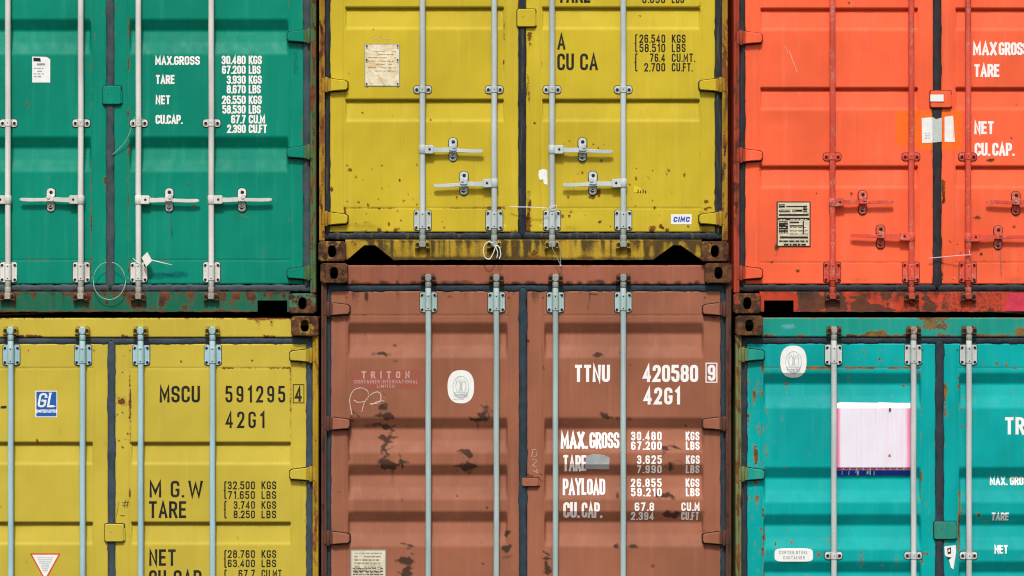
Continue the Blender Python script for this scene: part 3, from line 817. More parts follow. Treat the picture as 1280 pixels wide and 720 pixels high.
def sticker(C, name, label, polys, res=6, off=.0016, curl=0):
    """polys: list of (outline in photograph units, material); later ones lie on earlier ones"""
    xs = [p[0] for p in polys[0][0]]; di = C.which((min(xs)+max(xs))/2)
    if C.s.get('forcedoor') is not None: di = C.s['forcedoor']
    mats = []; bm = bmesh.new()
    for k, (poly, m) in enumerate(polys):
        if m not in mats: mats.append(m)
        b2 = bmesh.new(); vsx = [b2.verts.new((X(p[0]), 0, Z(p[1]))) for p in poly]; b2.faces.new(vsx)
        a0, a1 = min(p[1] for p in poly), max(p[1] for p in poly)
        zcut(b2, [Z(b) for b in C.breaks if a0 < b < a1]+[Z(a0+10*i) for i in range(1, int((a1-a0)/10)+1)])
        x0_, x1_ = min(p[0] for p in poly), max(p[0] for p in poly)
        for i in range(1, int((x1_-x0_)/10)+1): bmesh.ops.bisect_plane(b2, geom=b2.verts[:]+b2.edges[:]+b2.faces[:], plane_co=(X(x0_+10*i), 0, 0), plane_no=(1, 0, 0), dist=1e-7)
        vv = {}
        for v in b2.verts: vv[v] = bm.verts.new((v.co.x, -k*.00025, v.co.z))
        for f in b2.faces:
            nf = bm.faces.new([vv[v] for v in f.verts]); nf.material_index = mats.index(m)
        b2.free()
    C.drape(bm, di, off)
    o = from_bm(name, bm, mats, C.doors[di], origin=C.origin)
    if label: o['label'] = label
    return o
def rect(a, b, c, d): return [(a, d), (c, d), (c, b), (a, b)]
def oval(cx, cy, rx, ry, n=32, p=2.5):
    out = []
    for k in range(n):
        a = 2*math.pi*k/n; c, s = math.cos(a), math.sin(a); q = (abs(c)**p+abs(s)**p)**(-1/p); out.append((cx+rx*c*q, cy-ry*s*q))
    return out
def ringpoly(cx, cy, rx, ry, t, n=24):
    """list of quads making an oval line"""
    out = []
    for k in range(n):
        a, b = 2*math.pi*k/n, 2*math.pi*(k+1)/n
        out.append([(cx+rx*math.cos(a), cy-ry*math.sin(a)), (cx+rx*math.cos(b), cy-ry*math.sin(b)), (cx+(rx-t)*math.cos(b), cy-(ry-t)*math.sin(b)), (cx+(rx-t)*math.cos(a), cy-(ry-t)*math.sin(a))])
    return out

# ---------------------------------------------------------------- the setting
def ground():
    bm = bmesh.new(); vs_ = [bm.verts.new((x, y, -.002)) for x, y in ((-150, -150), (150, -150), (150, 150), (-150, 150))]; bm.faces.new(vs_)
    N = NT('yard_concrete'); co = N.coords(); n = N.noise(co, .6, 6, .6); n2 = N.noise(co, 30, 5, .7)
    c = N.mix(N.ss(n, .3, .7), s2l((92, 89, 84)), s2l((74, 71, 67))); c = N.mix(N.ss(n2, .4, .7, 0, .4), c, s2l((78, 74, 68)))
    N.put(N.b.inputs['Base Color'], c); N.b.inputs['Roughness'].default_value = .9; N.bump(n2, .003)
    o = from_bm('ground', bm, N.m); o['kind'] = 'structure'
    bm = bmesh.new()
    for a in (0.05, 4.0, 8.0, 11.5):
        loops(bm, [[(x, y, z) for x, y in ((X(404), a), (X(912), a), (X(912), a+.5), (X(404), a+.5))] for z in (0, Z(874)-.004)])
    o = from_bm('plinth', bm, N.m); o['kind'] = 'structure'
ground()

# ---------------------------------------------------------------- paints of each container
GRN = (0, 138, 114); YL1 = (206, 182, 48); RED = (253, 106, 67); YL2 = (200, 180, 66); BRN = (162, 103, 78); TEA = (0, 172, 170)
mp = {}
mp['green'] = paint('paint_green', GRN, alt=(0, 104, 100), fade=.3, fadecol=(40, 160, 130), streak=.18, var=.10)
mp['green_sill'] = paint('paint_green_sill', (22, 112, 84), rust=.20, grime=.22, streak=.7, rustcol=((72,48,36),(112,72,50)))
mp['green_post'] = paint('paint_green_post', (84, 118, 74), rust=.22, grime=.08, rustcol=((78,46,32),(126,74,48)))
mp['yel'] = paint('paint_yellow', YL1, fade=.22, fadecol=(220, 200, 80), streak=.2, var=.10, alt=(226, 200, 20), rustcol=((78,48,24),(128,84,34)))
mp['yel_sill'] = paint('paint_yellow_sill', (186, 152, 40), rust=.08, grime=.06, streak=1.0, rustcol=((66,46,26),(112,76,34)))
mp['yel_post'] = paint('paint_yellow_post', (178, 136, 36), rust=.22, grime=.18, streak=.6, rustcol=((70,42,28),(140,88,44)))
mp['red'] = paint('paint_red', RED, alt=(250, 112, 40), fade=.3, fadecol=(248, 124, 98), streak=.2, var=.12)
mp['red_sill'] = paint('paint_red_sill', (206, 72, 46), alt=(98, 60, 48), rust=.16, grime=.12, streak=.4, rustcol=((84,50,38),(112,68,48)))
mp['red_post'] = paint('paint_red_post', (176, 70, 50), rust=.30, grime=.14, streak=.5, rustcol=((84,46,36),(136,70,50)))
mp['yel2'] = paint('paint_mustard', YL2, fade=.2, fadecol=(210, 192, 90), streak=.14, var=.08)
mp['yel2_post'] = paint('paint_mustard_post', (182, 150, 42), rust=.12, grime=.08, streak=.6, rustcol=((96,58,34),(158,98,44)))
mp['brn'] = paint('paint_brown', BRN, alt=(146, 78, 60), fade=.35, fadecol=(176, 114, 94), streak=.28, var=.15, rustcol=((60,44,38),(112,66,50)))
mp['brn_head'] = paint('paint_brown_header', (162, 98, 76), fade=.3, fadecol=(176, 112, 92), streak=.3, grime=.04)
mp['brn_post'] = paint('paint_brown_post', (100, 66, 54), rust=.12, grime=.18, streak=.5, rustcol=((66,44,36),(104,62,48)))
mp['tea'] = paint('paint_teal', TEA, alt=(92, 168, 150), fade=.22, fadecol=(50, 182, 172), streak=.34, var=.16, rustcol=((96,66,38),(140,110,62)))
mp['tea_head'] = paint('paint_teal_header', (30, 160, 144), fade=.4, fadecol=(82, 168, 140), streak=.5, var=.14, rust=.04, rustcol=((92,56,36),(132,104,60)), alt=(96, 164, 168))
mp['tea_post'] = paint('paint_teal_post', (122, 132, 84), rust=.14, grime=.14, streak=.5, rustcol=((92,60,36),(132,100,58)))
hw = {}
hw['cream'] = paint('rod_cream', (228, 226, 220), fade=.4, fadecol=(236, 232, 226), streak=.45, var=.16, rust=.05, rough=.45, rustcol=((110,84,64),(150,120,90)))
hw['grey'] = paint('rod_pale_grey', (198, 210, 210), fade=.4, fadecol=(214, 222, 220), streak=.45, var=.16, rust=.07, rough=.42, rustcol=((92,76,64),(132,116,98)))
hw['blue'] = paint('rod_pale_blue', (172, 206, 214), fade=.4, fadecol=(194, 220, 226), streak=.35, var=.12, rough=.42, rustcol=((92,92,84),(128,140,136)))
hw['aqua'] = paint('rod_pale_aqua', (176, 200, 198), fade=.4, fadecol=(200, 218, 214), streak=.5, var=.18, rust=.08, rough=.42, rustcol=((92,84,76),(134,130,120)))
hw['teal'] = paint('rod_grey_white', (208, 212, 210), fade=.4, fadecol=(222, 220, 214), streak=.45, var=.16, rust=.08, rough=.42, rustcol=((112,84,62),(150,126,96)))
hw['red'] = paint('rod_red_chipped', (228, 88, 68), fade=.35, fadecol=(226, 128, 114), streak=.4, var=.2, rust=.24, rustcol=((128,76,64),(196,168,156)), rough=.45)
cam_white = paint('cam_worn_white', (176, 172, 160), rust=.26, grime=.12, rustcol=((84,58,42),(126,88,62)))
cam_grey = paint('cam_worn_grey', (158, 168, 162), rust=.14, grime=.16, rustcol=((74,56,44),(116,92,70)))
cam_red = paint('cam_worn_red', (186, 74, 56), rust=.30, grime=.12, rustcol=((84,52,42),(172,140,124)))
keep_rust = paint('keeper_rust', (112, 78, 54), rust=.3, grime=.25)
keep_yel = paint('keeper_yellow', (172, 148, 60), rust=.12, grime=.2)
cast_y = casting_mat('casting_rust_yellow', (150, 118, 44), .08)
cast_d = casting_mat('casting_dark', (70, 44, 34), .02)
cast_g = casting_mat('casting_rust_green', (70, 116, 88), .10)
cast_r = casting_mat('casting_rust_red', (158, 66, 46), .09)
M['casting'] = casting_mat('casting_rust', (96, 84, 62), .04)
gk = {'green': rubber('rubber_grey', (66, 80, 86), amt=.35), 'yel': rubber('rubber_black', (34, 42, 50), (104, 92, 66), .6),
      'red': rubber('rubber_charcoal', (42, 44, 50), (84, 66, 58), .3), 'yel2': rubber('rubber_slate', (62, 76, 88), amt=.15),
      'brn': rubber('rubber_blue_black', (44, 62, 74), (62, 62, 62), .4), 'tea': rubber('rubber_dark_slate', (46, 56, 66), (84, 74, 62), .4)}

# --- wear drawn where the photograph shows it
def spots(seed, n, x0, y0, x1, y1, rmin=.9, rmax=2.1, s=.85):
    rs = random.Random(seed); out = []
    for _ in range(n):
        a, b, r = rs.uniform(x0, x1), rs.uniform(y0, y1), rs.uniform(rmin, rmax); out.append(('spot', 'r', rs.uniform(s*.75, s*1.1), a, b, r, r*rs.uniform(.9, 1.5)))
    return out
mk_g = [('rect', 'b', .35, 240, 60, 262, 130, 14), ('spot', 'r', .5, 305, 270, 5, 4), ('drip', 'g', .35, 296, 262, 330, 4), ('drip', 'g', .25, 62, 264, 330, 4),
        ('drip', 'r', .5, 118, 40, 66, 2.5), ('line', 'r', .5, 113, 200, 114, 350, 1.2), ('drip', 'r', .5, 360, 38, 66, 1.6),
        ('rect', 'b', .44, 363, 60, 376, 96, 8), ('spot', 'b', .48, 228, 343, 22, 9), ('spot', 'b', .48, 190, 346, 26, 8), ('line', 'r', .6, 122, 357, 160, 359, 4),
        ('drip', 'g', .22, 210, 60, 120, 6), ('spot', 'g', .16, 330, 90, 14, 8), ('line', 'r', .4, 160, 20, 160, 340, 1.3), ('drip', 'r', .4, 365, 262, 290, 2)]
for k in range(34): mk_g.append(('drip', 'r', random.uniform(.4, .75), random.uniform(0, 358), 363, random.uniform(372, 394), random.uniform(1.5, 4)))
mk_y1 = spots(1, 34, 432, 205, 525, 292) + spots(2, 10, 535, 240, 645, 290, .7, 1.5) + spots(3, 34, 700, 178, 772, 285, .8, 2.2) + spots(4, 30, 785, 205, 893, 292) + spots(5, 14, 414, 120, 640, 200, .6, 1.3, .6) \
    + [('drip', 'r', .75, 662, 40, 92, 4), ('line', 'r', .5, 660, 92, 662, 140, 1.6), ('spot', 'r', .95, 474, 288, 2.8, 4.2), ('spot', 'r', .9, 484, 290, 2, 2.4), ('spot', 'r', .9, 494, 288, 2.2, 3), ('spot', 'r', .9, 457, 289, 2, 2.2),
       ('spot', 'r', .9, 438, 212, 2.4, 2.4), ('spot', 'r', .9, 445, 222, 2.2, 2.6), ('spot', 'r', .95, 414, 237, 2.6, 3.6), ('spot', 'r', 1, 815, 288, 3.4, 5), ('spot', 'r', .95, 826, 283, 2.4, 3.4), ('spot', 'r', .95, 834, 288, 2.4, 4),
       ('spot', 'r', .9, 856, 218, 1.6, 6), ('spot', 'r', .9, 740, 246, 5, 3), ('spot', 'r', .8, 749, 240, 2, 8), ('spot', 'r', .8, 883, 252, 4, 3), ('spot', 'r', .9, 712, 177, 2.4, 1.6), ('line', 'r', .75, 431, 260, 431, 276, 1.6),
       ('line', 'g', .5, 661, 240, 659, 292, 3), ('line', 'r', .7, 662, 250, 661, 290, 3.4), ('spot', 'r', .8, 466, 37, 1.4, 1.4), ('spot', 'r', .8, 472, 39, 1.4, 2.0), ('spot', 'r', .9, 453, 141, 1.8, 1.8), ('line', 'r', .35, 430, 260, 640, 260, 1), ('spot', 'g', .4, 880, 290, 14, 6)]
mk_y1s = [('drip', 'g', random.uniform(.5, 1.1), random.uniform(400, 908), 300, random.uniform(318, 345), random.uniform(1.2, 3.4)) for _ in range(70)] + [('noise', 'g', .3, 398, 296, 912, 330, 16, 5), ('line', 'g', .6, 398, 324, 912, 324, 3), ('spot', 'g', .5, 480, 318, 22, 12), ('spot', 'g', .55, 880, 300, 26, 9)]
mk_r = [('rect', 'b', .60, 1119, 137, 1148, 183, 3), ('rect', 'b', .60, 1148, 137, 1203, 188, 3), ('spot', 'r', .8, 971, 308, 3, 4), ('drip', 'r', .5, 971, 308, 342, 3), ('spot', 'r', .7, 1028, 237, 1.8, 1.2), ('spot', 'r', .7, 1092, 234, 3, 1), ('spot', 'r', .8, 997, 339, 3, 4), ('spot', 'r', .8, 965, 328, 2, 1.4),
        ('spot', 'r', .95, 1238, 200, 6, 2.6), ('spot', 'r', .85, 1222, 272, 6, 2.5), ('spot', 'r', .8, 1268, 284, 2, 3), ('line', 'r', .95, 1179, 226, 1180, 252, 2.2), ('line', 'r', .6, 1178, 252, 1178, 350, 1.2)] + spots(9, 14, 1225, 300, 1279, 345, .8, 2.4, .75) + spots(10, 14, 1184, 290, 1215, 352, .6, 1.3)
mk_rs = [('noise', 'b', .95, 996, 362, 1168, 394, 9, 11), ('rect', 'b', .42, 1176, 360, 1256, 394, 6), ('spot', 'b', .8, 1010, 384, 16, 12), ('spot', 'b', .8, 1090, 386, 22, 7), ('spot', 'b', .8, 1162, 384, 12, 10), ('noise', 'g', .4, 996, 362, 1280, 394, 13, 3), ('spot', 'r', .8, 1024, 380, 10, 7), ('spot', 'r', .7, 1076, 376, 7, 8), ('spot', 'r', .7, 1108, 370, 8, 5)]
mk_y2 = spots(20, 16, 146, 440, 162, 560, .7, 1.6, .7) + [('spot', 'r', .5, 153, 502, 6, 5), ('spot', 'r', .3, 152, 500, 10, 10), ('line', 'r', .55, 162, 470, 163, 555, 1.4), ('spot', 'r', .7, 162, 618, 1.6, 7), ('line', 'r', .45, 270, 460, 362, 460, 1.6), ('line', 'r', .5, 363, 462, 363, 550, 1.4),
       ('spot', 'r', .8, 315, 451, 2, 2), ('spot', 'r', .8, 226, 452, 1.6, 3), ('spot', 'g', .4, 75, 536, 2, 8), ('spot', 'g', .12, 60, 620, 40, 25), ('drip', 'r', .55, 322, 400, 418, 4), ('drip', 'r', .65, 340, 400, 420, 3), ('line', 'r', .6, 312, 398, 366, 397, 2)]
def scuff(seed, cx, cy, w, h, n, s=.62, thin=1.6):
    """cluster of short scrapes"""
    rs = random.Random(seed); out = []
    for _ in range(n):
        x, y = rs.gauss(cx, w*.33), rs.gauss(cy, h*.33); l = rs.uniform(2, 9); a = rs.gauss(0, .9); l *= .7
        out.append(('line', 'g', s*rs.uniform(.5, 1.1), x-l*math.cos(a), y-l*math.sin(a)*.6, x+l*math.cos(a), y+l*math.sin(a)*.6, rs.uniform(.7, 1.5)*thin))
        if rs.random() < .3: out.append(('drip', 'g', .45*s, x, y, y+rs.uniform(6, 22), 1.2))
    return out
mk_b = scuff(1, 477, 520, 22, 6, 12) + scuff(2, 482, 534, 36, 6, 12) + scuff(3, 482, 550, 14, 18, 10, .8) + scuff(4, 486, 580, 34, 9, 20, 1.05) + scuff(5, 485, 570, 22, 14, 6, .7) + scuff(6, 599, 523, 22, 9, 16) + scuff(7, 585, 566, 18, 9, 9, .8) \
    + scuff(8, 584, 583, 24, 9, 16) + scuff(9, 477, 442, 34, 7, 7, .6) + scuff(10, 836, 561, 20, 7, 7, .7) + scuff(11, 838, 583, 20, 7, 8, .7) + scuff(12, 834, 619, 20, 8, 9, .8) + scuff(13, 836, 642, 22, 8, 10, .9) + scuff(14, 748, 443, 10, 4, 4) + scuff(15, 758, 519, 18, 4, 5, .8) \
    + scuff(16, 478, 505, 10, 16, 8, .7) + scuff(17, 508, 702, 14, 22, 10, .8) + scuff(18, 505, 715, 16, 8, 10, 1) + scuff(19, 772, 684, 7, 4, 3) + scuff(20, 790, 684, 7, 4, 3) + scuff(21, 683, 703, 5, 26, 8, .9) + scuff(22, 634, 690, 4, 34, 8, .9) + scuff(23, 440, 524, 10, 14, 5, .7) + scuff(24, 612, 508, 30, 10, 6, .5) \
    + [('drip', 'g', .45, 490, 584, 636, 4), ('drip', 'g', .4, 597, 530, 560, 2.6), ('spot', 'g', .9, 493, 432, 2.8, 2.4), ('spot', 'g', .7, 494, 451, 4, 2), ('spot', 'g', 1.0, 458, 371, 1.8, 5), ('drip', 'g', .9, 458, 366, 386, 1.8), ('spot', 'g', .6, 562, 371, 4, 3),
       ('line', 'g', .75, 737, 367, 746, 368, 1.4), ('line', 'g', .6, 738, 368, 735, 386, 1.1), ('line', 'g', .7, 500, 679, 518, 683, 1.2), ('spot', 'r', .7, 572, 621, 3, 3), ('spot', 'g', .7, 502, 625, 2, 3), ('spot', 'g', .8, 604, 705, 2.4, 1.6), ('spot', 'g', .9, 778, 441, 4, 2.2), ('spot', 'g', .7, 788, 456, 2, 2),
       ('spot', 'g', .8, 772, 619, 2, 6), ('spot', 'g', .8, 816, 708, 3, 3), ('spot', 'g', .7, 787, 524, 4, 3), ('line', 'r', .5, 650, 590, 680, 602, 2), ('drip', 'g', .5, 445, 366, 402, 7), ('drip', 'g', .45, 670, 366, 392, 7), ('drip', 'g', .45, 705, 366, 402, 6), ('line', 'g', .6, 434, 530, 436, 575, 1.6),
       ('spot', 'g', .12, 700, 470, 30, 30), ('spot', 'g', .14, 600, 640, 34, 24)]
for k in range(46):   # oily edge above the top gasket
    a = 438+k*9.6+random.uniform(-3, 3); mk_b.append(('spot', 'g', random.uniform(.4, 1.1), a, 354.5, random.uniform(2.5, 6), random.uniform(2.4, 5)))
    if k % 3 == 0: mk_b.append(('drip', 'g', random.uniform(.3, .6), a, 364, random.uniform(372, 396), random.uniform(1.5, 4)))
mk_t = spots(30, 16, 1140, 435, 1280, 470, .8, 2.2) + spots(31, 22, 1198, 440, 1212, 720, .8, 1.6) + spots(32, 10, 1150, 620, 1162, 720, .8, 1.6) + spots(33, 14, 1060, 435, 1130, 456, .8, 1.8) + spots(34, 24, 934, 480, 960, 720, .7, 1.8, .6) \
    + [('rect', 'b', .22, 955, 496, 1040, 575, 20), ('rect', 'b', .29, 955, 612, 1278, 628, 5), ('rect', 'b', .12, 955, 496, 1040, 510, 4), ('rect', 'b', .30, 1200, 496, 1280, 510, 4), ('rect', 'b', .27, 955, 671, 1278, 686, 5),
       ('spot', 'r', .95, 943, 491, 2.4, 5), ('drip', 'r', .6, 943, 493, 516, 2.4), ('spot', 'r', .95, 952.5, 492, 1.6, 5), ('spot', 'r', .8, 982, 585, 2, 2), ('spot', 'r', .8, 970, 680, 1.6, 6), ('spot', 'r', .7, 990, 678, 2, 3), ('spot', 'r', .7, 1024, 694, 3, 5), ('line', 'r', .6, 1154, 691, 1162, 692, 1.3), ('spot', 'r', .8, 1130, 482, 3, 2.2),
       ('line', 'r', .5, 1006, 460, 1036, 460, 2), ('line', 'r', .45, 954, 460, 1150, 460, 1.4), ('line', 'r', .6, 1181, 480, 1182, 520, 3), ('spot', 'r', .8, 1182, 487, 2.6, 5), ('spot', 'r', .7, 1202, 512, 4, 2.4), ('spot', 'r', .7, 1200, 483, 4, 3), ('spot', 'r', .9, 1224, 643, 2.4, 3), ('drip', 'r', .4, 1224, 645, 656, 3), ('line', 'r', .7, 1200, 616, 1199, 690, 1.6),
       ('drip', 'g', .3, 965, 462, 520, 3), ('drip', 'g', .25, 975, 480, 540, 3)]
rq = random.Random(88)
for _ in range(70):
    a, b = (rq.uniform(936, 1160), rq.uniform(434, 700)) if rq.random() < .75 else (rq.uniform(1182, 1280), rq.uniform(434, 700))
    mk_t.append(('drip', 'r', rq.uniform(.16, .38), a, b, b+rq.uniform(14, 60), rq.uniform(1.2, 4)))
for _ in range(24):
    a, b = rq.uniform(936, 960), rq.uniform(434, 720); mk_t.append(('drip', 'r', rq.uniform(.3, .55), a, b, b+rq.uniform(14, 50), rq.uniform(1.2, 3)))
mk_th = [('line', 'r', .75, 1085, 416, 1106, 419, 3), ('spot', 'r', .9, 1102, 416, 5, 4), ('line', 'r', .5, 1060, 420, 1140, 420, 2.6), ('line', 'r', .55, 1220, 420, 1262, 420, 2.6), ('spot', 'r', .8, 1276, 416, 8, 7), ('spot', 'b', .5, 985, 408, 22, 8), ('spot', 'r', .5, 1160, 405, 14, 12), ('spot', 'r', .5, 1180, 408, 12, 10)]

